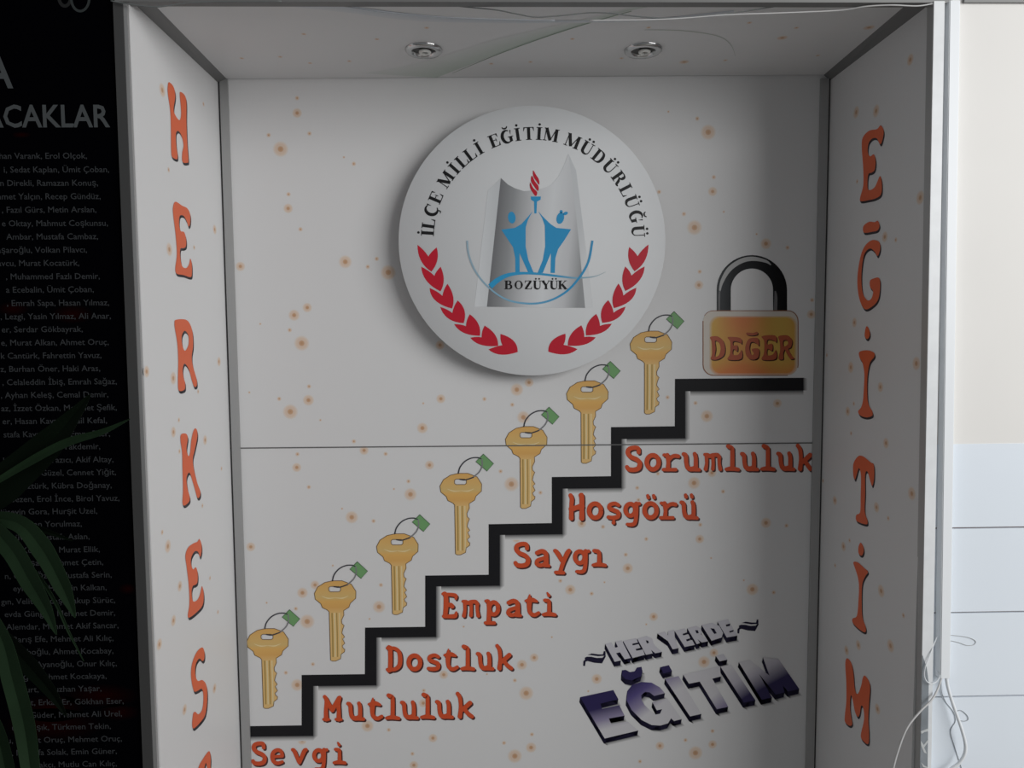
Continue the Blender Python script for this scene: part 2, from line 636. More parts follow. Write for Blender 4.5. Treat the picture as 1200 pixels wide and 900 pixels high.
spots(BACK, back, [
    (270, 90, 4.286, [(335, 107, 's'), (335, 182, 'M'), (192, 293, 's'), (397, 285, 's'), (252, 363, 'L'), (570, 404, 'x'), (620, 437, 's'), (292, 590, 's'), (290, 661, 'M'), (352, 766, 's')]),
    (270, 290, 4.286, [(50, 95, 'M'), (577, 72, 'l'), (690, 97, 's'), (735, 57, 's'), (793, 125, 'L'), (386, 302, 'M'), (320, 340, 'P'), (298, 415, 's'), (358, 481, 'L'), (395, 698, 's'), (392, 767, 'P'), (245, 760, 's'), (301, 825, 'L'), (452, 867, 'x'), (150, 384, 'x'), (95, 728, 'x')]),
    (770, 90, 4.286, [(57, 175, 'x'), (202, 210, 's'), (257, 278, 'L'), (285, 504, 's'), (279, 576, 'M'), (135, 689, 's'), (188, 757, 'L'), (335, 678, 'x'), (500, 790, 'x'), (547, 838, 'P'), (655, 858, 's'), (10, 578, 's')]),
    (270, 500, 3.6, [(283, 116, 's'), (280, 172, 'M'), (331, 255, 's'), (564, 100, 'M'), (521, 62, 's'), (655, 115, 's'), (512, 382, 'l'), (604, 398, 's'), (471, 346, 'x'), (86, 507, 'M'), (304, 701, 'P'), (357, 668, 'M'), (324, 822, 'L'), (276, 768, 's'), (635, 668, 's'), (627, 760, 'l'), (587, 811, 'x'), (690, 263, 'x'), (432, 586, 'x'), (153, 743, 'x')]),
    (560, 640, 3, [(527, 78, 'P'), (520, 30, 's'), (325, 153, 'P'), (400, 167, 's'), (290, 122, 's'), (965, 152, 'l'), (1040, 163, 's'), (935, 120, 'x'), (618, 248, 'M'), (592, 275, 'x'), (418, 467, 'P'), (388, 510, 'x'), (795, 407, 'l'), (830, 375, 'M'), (155, 417, 'P'), (198, 392, 'M'), (170, 517, 'L'), (130, 472, 's'), (190, 662, 's'), (92, 692, 's'), (187, 708, 'P'), (130, 738, 'L'), (640, 702, 'M'), (730, 682, 's'), (825, 650, 's'), (825, 697, 'M'), (765, 727, 'L'), (570, 757, 's'), (820, 42, 'x'), (445, 127, 'x'), (260, 320, 'x')]),
    (400, 300, 3, [(15, 22, 'P'), (92, 38, 's'), (347, 313, 'M'), (660, 445, 'M'), (617, 470, 'l'), (601, 523, 's'), (350, 502, 'M'), (503, 503, 's'), (285, 605, 'P'), (640, 567, 'l'), (80, 685, 'M'), (156, 696, 's'), (310, 735, 'M'), (243, 838, 'l'), (236, 792, 's'), (598, 802, 'L'), (560, 757, 's'), (700, 832, 's'), (288, 518, 'x'), (1147, 497, 's')]),
    (400, 600, 3, [(38, 18, 'P'), (113, 32, 's'), (132, 333, 'P'), (139, 257, 's'), (100, 375, 'x'), (845, 40, 'M'), (920, 52, 's'), (1072, 95, 's'), (92, 752, 'l'), (167, 766, 's'), (322, 795, 'M'), (255, 890, 'M'), (250, 850, 's'), (360, 572, 'M'), (512, 570, 'x'), (290, 628, 's'), (430, 403, 'x'), (288, 672, 'M'), (615, 92, 'M')]),
    (800, 300, 3, [(57, 102, 'M'), (60, 55, 's'), (85, 563, 'l'), (333, 518, 'M'), (45, 517, 's'), (40, 798, 'l'), (142, 828, 's'), (455, 155, 's'), (452, 205, 'M')]),
    (720, 510, 5, [(465, 278, 'P'), (572, 220, 'M'), (255, 225, 's')]),
    (800, 600, 3, [(60, 95, 'M'), (62, 45, 's'), (293, 38, 'P'), (365, 48, 's'), (100, 160, 'x')]),
    (0, 600, 3, [(1100, 535, 's'), (1005, 565, 's'), (1045, 608, 'l'), (1062, 803, 'M')]),
    (650, 565, 6.67, [(645, 45, 's'), (655, 140, 's'), (215, 320, 'M'), (377, 350, 's'), (1130, 415, 'M'), (1135, 335, 's')]),
])
spots(CEIL, top, [
    (0, 0, 3, [(1068, 120, 's'), (850, 205, 's'), (985, 200, 's'), (1090, 222, 's')]),
    (400, 0, 3, [(125, 138, 's'), (300, 98, 's'), (28, 215, 's'), (527, 224, 's'), (665, 218, 's'), (812, 137, 's'), (1080, 97, 's'), (985, 205, 's'), (630, 125, 's')]),
    (800, 0, 3, [(5, 218, 'M'), (150, 212, 's'), (350, 133, 'M'), (400, 98, 's'), (475, 195, 's'), (655, 97, 'M'), (235, 80, 's')]),
])
spots(LEFT, left, [
    (170, 80, 6.43, [(130, 165, 'P'), (440, 270, 's'), (178, 765, 's')]),
    (170, 220, 6.43, [(525, 315, 'M'), (183, 465, 'P'), (370, 450, 's')]),
    (170, 360, 6.43, [(557, 410, 'M'), (213, 535, 'P'), (400, 635, 's'), (255, 850, 's'), (12, 485, 'M')]),
    (180, 490, 6.43, [(150, 105, 'M'), (388, 165, 'M'), (512, 380, 's'), (368, 660, 's'), (195, 250, 's'), (65, 860, 's')]),
    (180, 620, 6.43, [(108, 130, 'P'), (198, 430, 'M'), (425, 370, 's'), (485, 625, 's'), (150, 690, 'M')]),
    (190, 740, 5.62, [(345, 375, 'M'), (148, 515, 'M'), (-18, 85, 'M')]),
])
spots(RIGHT, right, [
    (960, 130, 5.625, [(250, 465, 's'), (432, 830, 'M'), (505, 850, 's')]),
    (960, 370, 5.625, [(232, 45, 'M'), (208, 340, 'P'), (403, 470, 'M'), (640, 315, 'P'), (188, 630, 'M'), (210, 775, 's'), (440, 840, 'M'), (228, 580, 's'), (50, 260, 's')]),
    (960, 510, 5.625, [(103, 430, 'M'), (378, 475, 'M'), (610, 385, 'P'), (455, 548, 's'), (25, 300, 's')]),
    (960, 620, 5.625, [(160, 115, 'M'), (200, 75, 's'), (408, 408, 'P'), (470, 770, 'P'), (258, 765, 'M'), (180, 800, 'M'), (105, 240, 's'), (555, 570, 's')]),
    (800, 0, 3, [(610, 395, 'P'), (680, 390, 'P'), (800, 210, 'M'), (835, 695, 'P')]),
    (960, 750, 6, [(410, 485, 'M')]),
])

# ---- horizontal joint of the back panel
a = Art(BACK)
a.stroke([(268, 525.3), (600, 522.3), (962, 519)], 1.3, M_SEAM, 9, 0, False)
a.build('seam', back)

# ---- stair line
up = [(290, 851), (353.5, 850), (353.5, 791), (427.6, 790), (427.8, 735.5), (498.3, 734.5), (498.3, 674.5), (572.7, 673.5), (572.7, 614.3), (646.7, 613),
      (646.7, 559), (716, 558), (716, 500.5), (790.8, 499.5), (791, 444), (941.5, 442.7)]
dn = [(941.5, 457.5), (803, 458.5), (803, 513.7), (728.3, 514.5), (728.3, 571.8), (659.3, 572.7), (659.1, 626), (585.7, 627), (585.7, 686.3), (511, 687.3), (511, 746.3),
      (441, 747.2), (441, 803), (367, 804), (367, 862.3), (290, 863.3)]
a = Art(BACK)
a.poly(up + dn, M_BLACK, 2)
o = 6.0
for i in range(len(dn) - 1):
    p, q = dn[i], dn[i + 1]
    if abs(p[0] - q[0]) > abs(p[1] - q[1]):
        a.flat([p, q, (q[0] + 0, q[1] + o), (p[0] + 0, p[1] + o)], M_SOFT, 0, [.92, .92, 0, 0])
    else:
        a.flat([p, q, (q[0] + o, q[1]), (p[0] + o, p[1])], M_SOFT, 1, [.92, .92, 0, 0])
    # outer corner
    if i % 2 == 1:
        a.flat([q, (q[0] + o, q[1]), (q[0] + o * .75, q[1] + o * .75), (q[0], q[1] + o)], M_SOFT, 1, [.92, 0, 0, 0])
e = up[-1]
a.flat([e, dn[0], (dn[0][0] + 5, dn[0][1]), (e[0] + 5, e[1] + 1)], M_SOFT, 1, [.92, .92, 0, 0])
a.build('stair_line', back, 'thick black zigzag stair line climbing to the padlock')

# ---- keys (drawn once at the uppermost step, then copied)
GOLD = [(0.0, (0.70, 0.395, 0.12, 1)), (0.30, (0.69, 0.44, 0.155, 1)), (0.5, (0.66, 0.46, 0.18, 1)), (0.62, (0.73, 0.43, 0.13, 1)), (0.8, (0.69, 0.39, 0.12, 1)), (1, (0.74, 0.49, 0.20, 1))]
K = crop(720, 355, 6.43)
kb = Vector(BACK.on(*K([(275, 500)])[0]))


def key_grad(p):
    q = BACK.on(*K([p])[0])
    return q - kb


M_GOLD = ramp_mat('key_gold', GOLD, 0.42, p0=key_grad((275, 212)), p1=key_grad((275, 470)))
M_KOUT = mat('key_outline', (0.16, 0.09, 0.035, 1), 0.5)
M_KLIGHT = mat('key_groove_light', (0.76, 0.62, 0.34, 1), 0.42)
M_KDARK = mat('key_groove_dark', (0.40, 0.27, 0.08, 1), 0.42)
M_RINGD = mat('ring_dark', (0.05, 0.05, 0.06, 1), 0.4)
M_RINGL = mat('ring_light', (0.22, 0.22, 0.23, 1), 0.4)
M_GREEN = mat('tag_green', (0.17, 0.36, 0.15, 1), 0.42)
M_GREEND = mat('tag_edge', (0.06, 0.13, 0.06, 1), 0.5)

bow = [(258, 212), (330, 212), (400, 240), (433, 295), (430, 350), (388, 388), (378, 418), (336, 445), (337, 480), (318, 520), (320, 545), (337, 562), (325, 590), (318, 620), (338, 650),
       (322, 666), (338, 700), (318, 720), (326, 740), (337, 746), (334, 766), (308, 785), (303, 820), (265, 838), (240, 838), (227, 830), (227, 455), (214, 440), (175, 420), (165, 390), (124, 355), (118, 310),
       (145, 260), (200, 225)]
hole = [(240, 256), (305, 256), (318, 266), (318, 288), (305, 298), (240, 298), (228, 288), (228, 266)]


def key_loop(pts):
    """smooth the bow, keep the bitting corners"""
    return K(pts)


a = Art(BACK)
loops = a.poly(K(bow), M_GOLD, 2, [K(hole)])
for l in loops:
    l2 = list(l) + [l[0]]
    a.stroke(l2, 0.75, M_KOUT, 4, 0, False)
for x, w, m in ((248, 10, M_KDARK), (266, 11, M_KLIGHT), (283, 8, M_KDARK), (303, 9, M_KLIGHT)):
    a.stroke(K([(x, 462), (x, 640), (x - 2, 806)]), w / 6.43, m, 3, 0, False)
a.stroke(K([(275, 345), (330, 348), (375, 330)]), [0.5, 1.6, 0.3], M_KLIGHT, 3, 6, False)
a.stroke(K([(275, 345), (220, 348), (172, 330)]), [0.5, 1.6, 0.3], M_KLIGHT, 3, 6, False)
a.poly(K([(236, 270), (246, 262), (300, 262), (312, 272), (312, 284), (300, 293), (246, 293), (236, 286)]), M_PANEL, 1)
key0 = a.build('key', back, None, kb)
a = Art(BACK)
a.stroke(K([(258, 212), (272, 165), (310, 120), (360, 95), (410, 92), (437, 105)]), 1.5, M_RINGD, 5)
a.stroke(K([(437, 105), (440, 150), (418, 200), (370, 243)]), 1.5, M_RINGL, 7)
a.stroke(K([(370, 243), (310, 262), (270, 257)]), 1.5, M_RINGD, 7)
ring0 = a.build('key_ring', key0, None, kb)
a = Art(BACK)
tg = K([(450, 65), (525, 138), (475, 195), (393, 122)])
a.poly(tg, M_GREEN, 5)
a.stroke(tg + [tg[0]], 0.8, M_GREEND, 6, 0)
a.disc(*K([(437, 107)])[0], 0.9, M_PANEL, 6)
tag0 = a.build('key_tag', key0, None, kb)
KEYPOS = [(762.8, 397.8, 'fob key print over the top step, nearest the padlock'), (688.3, 456, 'gold key print over the step named Sorumluluk'), (616.7, 509.5, 'gold key print over the step named Hoşgörü'),
          (540, 564.3, 'gold key print over the step named Saygı'), (465.7, 635, 'gold key print over the step named Empati'), (392.7, 690, 'gold key print over the step named Dostluk'), (313.5, 746, 'gold key print over the lowest visible step')]
KEYPOS[0] = (762.8, 397.8, 'gold key print over the top step, nearest the padlock')
ref = BACK.on(762.8, 397.8)
for i, (x, y, lab) in enumerate(KEYPOS):
    if i == 0:
        kk = key0
    else:
        kk = key0.copy()
        COL.objects.link(kk)
        kk.parent = back
        for c in (ring0, tag0):
            cc = c.copy()
            COL.objects.link(cc)
            cc.parent = kk
        kk.location = key0.location + (BACK.on(x, y) - ref)
    kk['label'] = lab

# ---- padlock
P = crop(815, 290, 5.14)
M_SHACK = ramp_mat('shackle_black', [(0, (0.09, 0.095, 0.10, 1)), (0.25, (0.035, 0.037, 0.04, 1)), (0.75, (0.012, 0.012, 0.014, 1)), (1, (0.005, 0.005, 0.006, 1))], 0.5, p0=BACK.on(838, 340) - world_loc(back), p1=BACK.on(923, 340) - world_loc(back))
M_SHACK.node_tree.nodes['Principled BSDF'].inputs['Specular IOR Level'].default_value = 0.1
def rr(x0, x1, y0, y1, r, n=6):
    out = []
    for cx, cy, a0 in ((x1 - r, y0 + r, -90), (x1 - r, y1 - r, 0), (x0 + r, y1 - r, 90), (x0 + r, y0 + r, 180)):
        for k in range(n + 1):
            t = math.radians(a0 + 90 * k / n)
            out.append((cx + r * math.cos(t), cy + r * math.sin(t)))
    return out
a = Art(BACK)
M_LBODY = mat('padlock_silver', (0.62, 0.57, 0.51, 1), 0.4)
M_LOUT = mat('padlock_outline', (0.28, 0.10, 0.04, 1), 0.45)
body = P(rr(46, 618, 381, 770, 62))
a.poly(body, M_LBODY, 2)
nb = len(body)
a.stroke(body[23:] + body[:9], [0.5 + 0.6 * min(1, k / 8) for k in range(nb - 23 + 9)], M_LOUT, 3, 0, False)
a.stroke(body[13:22], 1.0, M_LOUT, 3, 0, False)
# orange face built as a grid of the print's own colours
NX, NY = 26, 18
import colorsys
def lockcol(u, v):
    y1, r1 = (0.60, 0.38, 0.075), (0.64, 0.20, 0.055)
    t = 0.5 + 0.5 * math.cos((u - 0.38) * 7.2)
    t = t * (0.75 + 0.25 * math.cos(v * 5)) + max(0, (v - .72) * 2.6)
    t = max(0, min(1, t))
    return tuple(y1[k] * (1 - t) + r1[k] * t for k in range(3))
def add_lock_face():
    me_v, me_f, cols = [], [], []
    inner = rr(84, 612, 412, 768, 55, 8)
    cx, cy = 348, 590
    # radial fan in rings so the rim can blend into the silver border
    rings = [0.0, .25, .5, .7, .85, .93, 1.0]
    # resample the outline
    seg = []
    for i in range(len(inner)):
        p, q = inner[i], inner[(i + 1) % len(inner)]
        n = max(1, int(math.dist(p, q) / 30))
        for k in range(n):
            seg.append((p[0] + (q[0] - p[0]) * k / n, p[1] + (q[1] - p[1]) * k / n))
    for ri, r in enumerate(rings):
        for (x, y) in seg:
            X, Y = cx + (x - cx) * r, cy + (y - cy) * r
            px = P([(X, Y)])[0]
            me_v.append(BACK.on(px[0], px[1], 0.0003 + 0.00013 * 3))
            c = lockcol((X - 84) / 528, (Y - 412) / 356)
            if ri == len(rings) - 1:
                c = tuple(c[k] * .25 + (0.62, 0.57, 0.51)[k] * .75 for k in range(3))
            cols.append(c + (1,))
    n = len(seg)
    for i in range(len(rings) - 1):
        for k in range(n):
            me_f.append((i * n + k, i * n + (k + 1) % n, (i + 1) * n + (k + 1) % n, (i + 1) * n + k))
    return me_v, me_f, cols
lv, lf, lc = add_lock_face()
lock = a.build('padlock', back, 'printed orange padlock reading DEĞER at the top of the stairs')
pb = world_loc(back)
me = bpy.data.meshes.new('face_plate')
me.from_pydata([tuple(Vector(p) - pb) for p in lv], [], lf)
ca_ = me.color_attributes.new('Col', 'FLOAT_COLOR', 'POINT')
for i, c in enumerate(lc):
    ca_.data[i].color = c
M_LFACE = mat('padlock_orange', (1, 1, 1, 1), 0.4)
nd = M_LFACE.node_tree.nodes.new('ShaderNodeVertexColor')
nd.layer_name = 'Col'
M_LFACE.node_tree.links.new(nd.outputs['Color'], M_LFACE.node_tree.nodes['Principled BSDF'].inputs['Base Color'])
me.materials.append(M_LFACE)
fo = bpy.data.objects.new('face_plate', me)
COL.objects.link(fo)
fo.parent = lock
a = Art(BACK)
def arch(cx, cy, rx, ry, n=22):
    return [(cx - rx * math.cos(math.pi * k / n), cy - ry * math.sin(math.pi * k / n)) for k in range(n + 1)]
outer = [(128, 384)] + arch(340, 258, 212, 212) + [(552, 384)]
inner = [(468, 384)] + list(reversed(arch(340, 255, 127, 128))) + [(213, 384)]
a.poly(P(outer + inner), M_SHACK, 3)
M_GLINT = mat('shackle_glint', (0.42, 0.42, 0.42, 1), 0.4)
M_GLINT2 = mat('shackle_glint_soft', (0.15, 0.15, 0.155, 1), 0.4)
a.stroke(P([(145, 270), (160, 205), (205, 130), (275, 82), (345, 68), (420, 82), (455, 105)]), [1.2, 4, 5.5, 5.5, 5, 3.5, 0.8], M_GLINT, 4, 6, False)
a.stroke(P([(143, 378), (143, 300), (146, 260)]), [1.6, 2, 1.5], M_GLINT2, 4, 6, False)
a.stroke(P([(482, 378), (484, 300), (480, 262)]), [4, 3.6, 1.5], M_GLINT2, 4, 6, False)
a.build('shackle', lock)
a = Art(BACK)
DEGER = [
    [[(88, 540), (130, 535), (165, 560), (178, 605), (170, 650), (130, 675), (92, 672), (100, 640), (98, 570)], [[(118, 562), (142, 575), (152, 610), (140, 650), (116, 655), (122, 610)]]],
    [[(195, 540), (270, 545), (278, 580), (262, 570), (228, 565), (228, 590), (252, 590), (252, 625), (228, 612), (226, 645), (258, 645), (278, 618), (275, 672), (195, 675), (208, 640), (210, 570)], []],
    [[(378, 548), (382, 592), (362, 575), (335, 570), (325, 605), (335, 645), (352, 640), (340, 612), (382, 612), (376, 665), (335, 675), (306, 650), (300, 600), (318, 555), (345, 545)], []],
    [[(310, 512), (345, 515), (372, 508), (372, 524), (340, 530), (308, 524)], []],
    [[(400, 535), (480, 530), (488, 570), (470, 560), (435, 555), (432, 585), (462, 580), (462, 622), (434, 610), (432, 648), (465, 645), (485, 618), (483, 672), (400, 675), (412, 640), (414, 565)], []],
    [[(500, 535), (555, 530), (582, 560), (575, 600), (560, 612), (580, 650), (595, 668), (572, 672), (550, 640), (538, 615), (528, 640), (528, 672), (500, 670), (510, 620), (508, 570)], [[(530, 560), (552, 560), (558, 580), (540, 595), (528, 590)]]],
]
M_DEGER = mat('padlock_lettering', (0.40, 0.085, 0.035, 1), 0.42)
M_DEGERS = mat('padlock_lettering_edge', (0.07, 0.022, 0.012, 1), 0.45)
for l, hs in DEGER:
    a.solid(P(l), M_DEGER, M_DEGERS, (1.1, 1.2), 5, [P(h) for h in hs], 4)
a.build('lettering', lock)


# ---- typewriter words
def ell(cx, cy, rx, ry, n=14):
    return [(cx + rx * math.cos(2 * math.pi * k / n), cy + ry * math.sin(2 * math.pi * k / n)) for k in range(n + 1)]


def arcp(cx, cy, rx, ry, a0, a1, n=10):
    return [(cx + rx * math.cos(math.radians(a0 + (a1 - a0) * k / n)), cy + ry * math.sin(math.radians(a0 + (a1 - a0) * k / n))) for k in range(n + 1)]


_o = [(ell(0, .35, .235, .275), .17)]
_u = [([(-.27, .66), (-.19, .60), (-.165, .3), (-.10, .12), (.05, .08), (.2, .17)], [.15, .16, .15, .17, .18, .12]), ([(.16, .67), (.2, .5), (.2, .1)], [.15, .15, .16]), ([(.05, .06), (.34, .05)], .13)]
_dd = lambda x, y: [([(x - .11, y + .05), (x - .09, y - .03)], [.12, .13]), ([(x + .12, y + .05), (x + .14, y - .03)], [.12, .13])]
G = {
    'S': [([(.20, .74), (.17, .90), (-.02, .92), (-.19, .85), (-.22, .70), (-.10, .56), (.12, .46), (.24, .32), (.20, .13), (.02, .06), (-.18, .08), (-.26, .17)], [.15, .16, .16, .17, .17, .17, .17, .17, .18, .17, .17, .15])],
    'o': _o, 'ö': _o + _dd(0, .88),
    'r': [([(-.27, .63), (-.13, .60)], .13), ([(-.15, .62), (-.11, .35), (-.13, .08)], [.17, .14, .16]), ([(-.3, .06), (.18, .06)], .13), ([(-.10, .40), (.02, .55), (.15, .6), (.28, .58)], [.10, .14, .15, .15])],
    'u': _u, 'ü': _u + _dd(0, .90),
    'm': [([(-.3, .64), (-.2, .62), (-.1, .58), (.02, .62), (.2, .62), (.27, .52)], [.12, .16, .15, .15, .15, .14]), ([(-.24, .6), (-.23, .3), (-.27, .07)], [.14, .12, .15]), ([(.01, .58), (.02, .3), (.01, .08)], [.13, .12, .14]),
          ([(.26, .55), (.26, .3), (.30, .07)], [.14, .12, .15])],
    'l': [([(-.14, .96), (-.02, .90), (.02, .80), (.02, .10)], [.16, .17, .15, .16]), ([(-.22, .06), (0, .09), (.26, .05)], [.12, .17, .13])],
    'ı': [([(-.18, .63), (-.03, .60), (.02, .50), (.02, .10)], [.14, .16, .15, .17]), ([(-.22, .06), (0, .09), (.26, .05)], [.12, .17, .13])],
    'k': [([(-.27, .97), (-.18, .80), (-.15, .45), (-.18, .06)], [.15, .15, .14, .17]), ([(-.14, .28), (.02, .42), (.22, .60)], [.13, .17, .17]), ([(.0, .38), (.12, .20), (.3, .06)], [.14, .16, .15])],
    'H': [([(-.22, .95), (-.17, .80), (-.19, .5), (-.19, .06)], [.16, .16, .15, .18]), ([(.20, .95), (.22, .8), (.22, .4), (.22, .06)], [.2, .18, .17, .2]), ([(-.18, .42), (0, .47), (.2, .52)], [.22, .17, .24])],
    'ş': [([(.2, .56), (.05, .63), (-.14, .57), (-.16, .44), (0, .37), (.18, .28), (.17, .12), (0, .07), (-.2, .09)], [.13, .14, .15, .15, .16, .16, .16, .16, .14]), ([(.01, .0), (0, -.12)], [.07, .15])],
    's': [([(.2, .56), (.05, .63), (-.14, .57), (-.16, .44), (0, .37), (.18, .28), (.17, .12), (0, .07), (-.2, .09)], [.13, .14, .15, .15, .16, .16, .16, .16, .14])],
    'g': [(ell(-.06, .38, .19, .23), .16), ([(.29, .62), (.17, .60)], .13), ([(.17, .62), (.17, .2), (.12, -.12), (0, -.2), (-.18, -.19)], [.16, .15, .15, .15, .12])],
    'a': [([(-.19, .56), (0, .63), (.15, .55), (.17, .35), (.18, .10)], [.16, .17, .17, .18, .17]), ([(.15, .36), (0, .33), (-.17, .26), (-.2, .13), (-.08, .07), (.06, .1), (.15, .2)], [.15, .14, .15, .16, .15, .14, .12]), ([(.1, .06), (.28, .05)], .12)],
    'y': [([(-.27, .64), (-.18, .55), (0, .24)], [.15, .18, .15]), ([(.28, .64), (.2, .52), (.06, .2), (-.04, -.1), (-.06, -.2)], [.16, .18, .16, .15, .18]), ([(-.24, -.22), (.06, -.23)], .14)],
    'E': [([(-.28, .95), (-.18, .93), (-.16, .5), (-.2, .06)], [.12, .17, .19, .16]), ([(-.2, .93), (.05, .92), (.22, .88), (.23, .76)], [.13, .14, .15, .10]), ([(-.15, .5), (.02, .52), (.08, .46)], [.17, .15, .18]),
          ([(-.25, .06), (0, .06), (.2, .08), (.25, .22)], [.14, .15, .17, .08])],
    'p': [([(-.27, .64), (-.17, .6), (-.15, .3), (-.16, -.18)], [.12, .17, .15, .17]), ([(-.28, -.23), (.06, -.23)], .14), (ell(.04, .35, .18, .24), .16)],
    't': [([(-.08, .86), (-.10, .6), (-.10, .25), (-.02, .1), (.12, .06), (.27, .14)], [.05, .2, .15, .16, .15, .13]), ([(-.24, .62), (.0, .66), (.2, .6)], [.10, .18, .10])],
    'i': [([(-.14, .63), (0, .6), (.03, .5), (.03, .10)], [.13, .16, .14, .16]), ([(-.2, .06), (.02, .09), (.27, .05)], [.12, .17, .13]), ([(-.04, .92), (.02, .82)], [.07, .13])],
    'D': [([(-.28, .93), (-.17, .92), (-.17, .08), (-.28, .07)], [.12, .17, .17, .12]), ([(-.2, .93), (.02, .92), (.19, .78), (.24, .5), (.2, .22), (.02, .08), (-.2, .07)], [.13, .14, .16, .17, .17, .15, .13])],
    'M': [([(-.3, .95), (-.22, .8), (-.25, .4), (-.24, .06)], [.14, .16, .15, .18]), ([(-.24, .85), (0, .42)], [.16, .17]), ([(.27, .9), (0, .42)], [.16, .17]), ([(.3, .92), (.24, .7), (.26, .4), (.26, .06)], [.14, .16, .15, .18]), ([(-.34, .05), (-.14, .05)], .11), ([(.15, .05), (.36, .05)], .11)],
    'e': [([(-.18, .34), (0, .36), (.19, .37)], [.12, .12, .13]), ([(.2, .40), (.14, .58), (-.02, .63), (-.18, .53), (-.23, .34), (-.17, .14), (0, .07), (.2, .13)], [.14, .15, .15, .16, .17, .16, .15, .12])],
    'v': [([(-.28, .63), (-.2, .55), (-.02, .1)], [.15, .17, .14]), ([(.28, .63), (.2, .55), (0, .08)], [.15, .18, .14])],
}
WORDS = [
    ('Sevgi', [303.5, 325.4, 350.8, 375, 397], (896.5, 895.5), 27.5, 'red word Sevgi under the lowest step, cut by the frame edge'),
    ('Mutluluk', [389.3, 416, 439.4, 459.5, 479, 500.5, 520, 544.3], (844.5, 841.5), 29.5, 'red word Mutluluk'),
    ('Dostluk', [462, 485.7, 508, 528, 547.5, 567.7, 590.5], (786.6, 785), 29, 'red word Dostluk'),
    ('Empati', [527.4, 551.6, 577.4, 601.7, 623.2, 642.6], (724, 722), 29.5, 'red word Empati'),
    ('Saygı', [611.7, 635, 658.5, 681.2, 701.6], (664.6, 664), 29.5, 'red word Saygı'),
    ('Hoşgörü', [675.2, 697.3, 719, 740.5, 762.4, 783.2, 806.7], (609, 608.5), 30, 'red word Hoşgörü'),
    ('Sorumluluk', [742.5, 765, 786.5, 809.3, 835, 857.5, 877.5, 899.2, 920, 943], (552.3, 551.3), 30, 'red word Sorumluluk under the padlock step'),
]
LX0 = lambda y: 267.3 + (y - 93) * (27.7 / 807) + .3
for w, xs, (y0, y1), s, lab in WORDS:
    a = Art(BACK)
    for i, ch in enumerate(w):
        by = y0 + (y1 - y0) * i / (len(w) - 1)
        for pts, wd in G[ch]:
            PX = [(xs[i] + x * s, by - y * s) for x, y in pts]
            PX = [(min(max(x, LX0(y) + 1.5), 949.3), y) for x, y in PX]
            WX = [q * s * 1.06 for q in wd] if isinstance(wd, (list, tuple)) else wd * s * 1.06
            a.stroke(PX, WX, M_RED, 4, 5)
            a.stroke([(x + 1.5, y + 1.7) for x, y in PX], WX, M_LSHADE, 2, 5)
    a.build('word_lettering', back, lab)

# ---- slogan
NV = (0.024, 0.017, 0.085, 1)
SV = (0.61, 0.60, 0.63, 1)
LV = (0.27, 0.24, 0.37, 1)
Q1, Q2 = crop(675, 775, 8.57), crop(790, 760, 7.5)
def gm(name, p, q, stops):
    pb = world_loc(back)
    return ramp_mat(name, stops, 0.42, p0=BACK.on(*p) - pb, p1=BACK.on(*q) - pb)
ME = gm('slogan_e', (700, 812), (712, 862), [(0, NV), (.35, NV), (.62, LV), (.85, SV)])
MG = gm('slogan_g', (742, 800), (768, 835), [(0, NV), (.3, (0.09, 0.07, 0.22, 1)), (.62, LV), (.9, SV)])
MI = gm('slogan_i', (787, 793), (795, 812), [(0, LV), (.8, SV)])
MT = gm('slogan_t', (826, 805), (846, 829), [(0, SV), (.45, SV), (1, LV)])
MI2 = gm('slogan_i_navy', (852, 785), (878, 822), [(0, SV), (.4, (0.5, 0.48, 0.55, 1)), (.85, NV)])
MM = gm('slogan_m', (893, 775), (910, 806), [(0, SV), (.25, (0.5, 0.48, 0.55, 1)), (.8, NV)])
MH = mat('slogan_silver', (0.56, 0.55, 0.60, 1), 0.42)
off = (-1.0, 5.8)
SOFT = ((5, 2.5), M_SOFTG)
a = Art(BACK)
S = lambda pts, m, **k: a.solid(pts, m, M_NAVY, off, 3, soft=SOFT, **k)
S(Q1([(42, 360), (375, 288), (425, 380), (245, 425), (262, 478), (435, 440), (488, 545), (330, 575), (355, 632), (520, 605), (625, 695), (288, 775)]), ME)
S(Q1([(893, 320), (785, 348), (740, 312), (695, 306), (655, 340), (660, 390), (690, 440), (745, 495), (800, 535), (845, 525), (865, 480), (812, 492), (768, 412), (915, 370), (1062, 580), (985, 600), (955, 572), (925, 622), (850, 645), (760, 640), (660, 590), (560, 490),
      (508, 390), (515, 300), (565, 235), (660, 207), (760, 215), (840, 260)]), MG)
navyf = mat('slogan_navy', NV, 0.42)
S(Q1([(462, 90), (500, 85), (540, 108), (590, 100), (612, 62), (658, 55), (668, 100), (655, 150), (560, 192), (500, 180), (460, 140)]), navyf)
S(Q1([(845, 60), (932, 38), (965, 98), (880, 122)]), navyf)
S([(779.4, 795.8), (795.2, 792.3), (822, 836.6), (808.7, 839.6)], MI)
S(Q2([(80, 230), (400, 152), (412, 245), (335, 265), (475, 512), (375, 533), (225, 290), (130, 310)]), MT)
S(Q2([(365, 65), (435, 48), (468, 98), (400, 113)]), MH)
S(Q2([(408, 160), (500, 140), (715, 455), (612, 475)]), MI2)
S(Q2([(568, 120), (665, 98), (838, 238), (780, 75), (915, 90), (1100, 355), (1000, 378), (955, 325), (970, 385), (893, 405), (745, 222), (860, 430), (770, 450)]), MM)
a.build('slogan_lettering', back, 'slanted block letters EĞİTİM fading from navy to silver')
a = Art(BACK)
Q3, Q4 = crop(680, 730, 10.91), crop(765, 720, 9.23)
off = (-0.7, 5.7)
SOFT = ((3.5, 2), M_SOFTG)
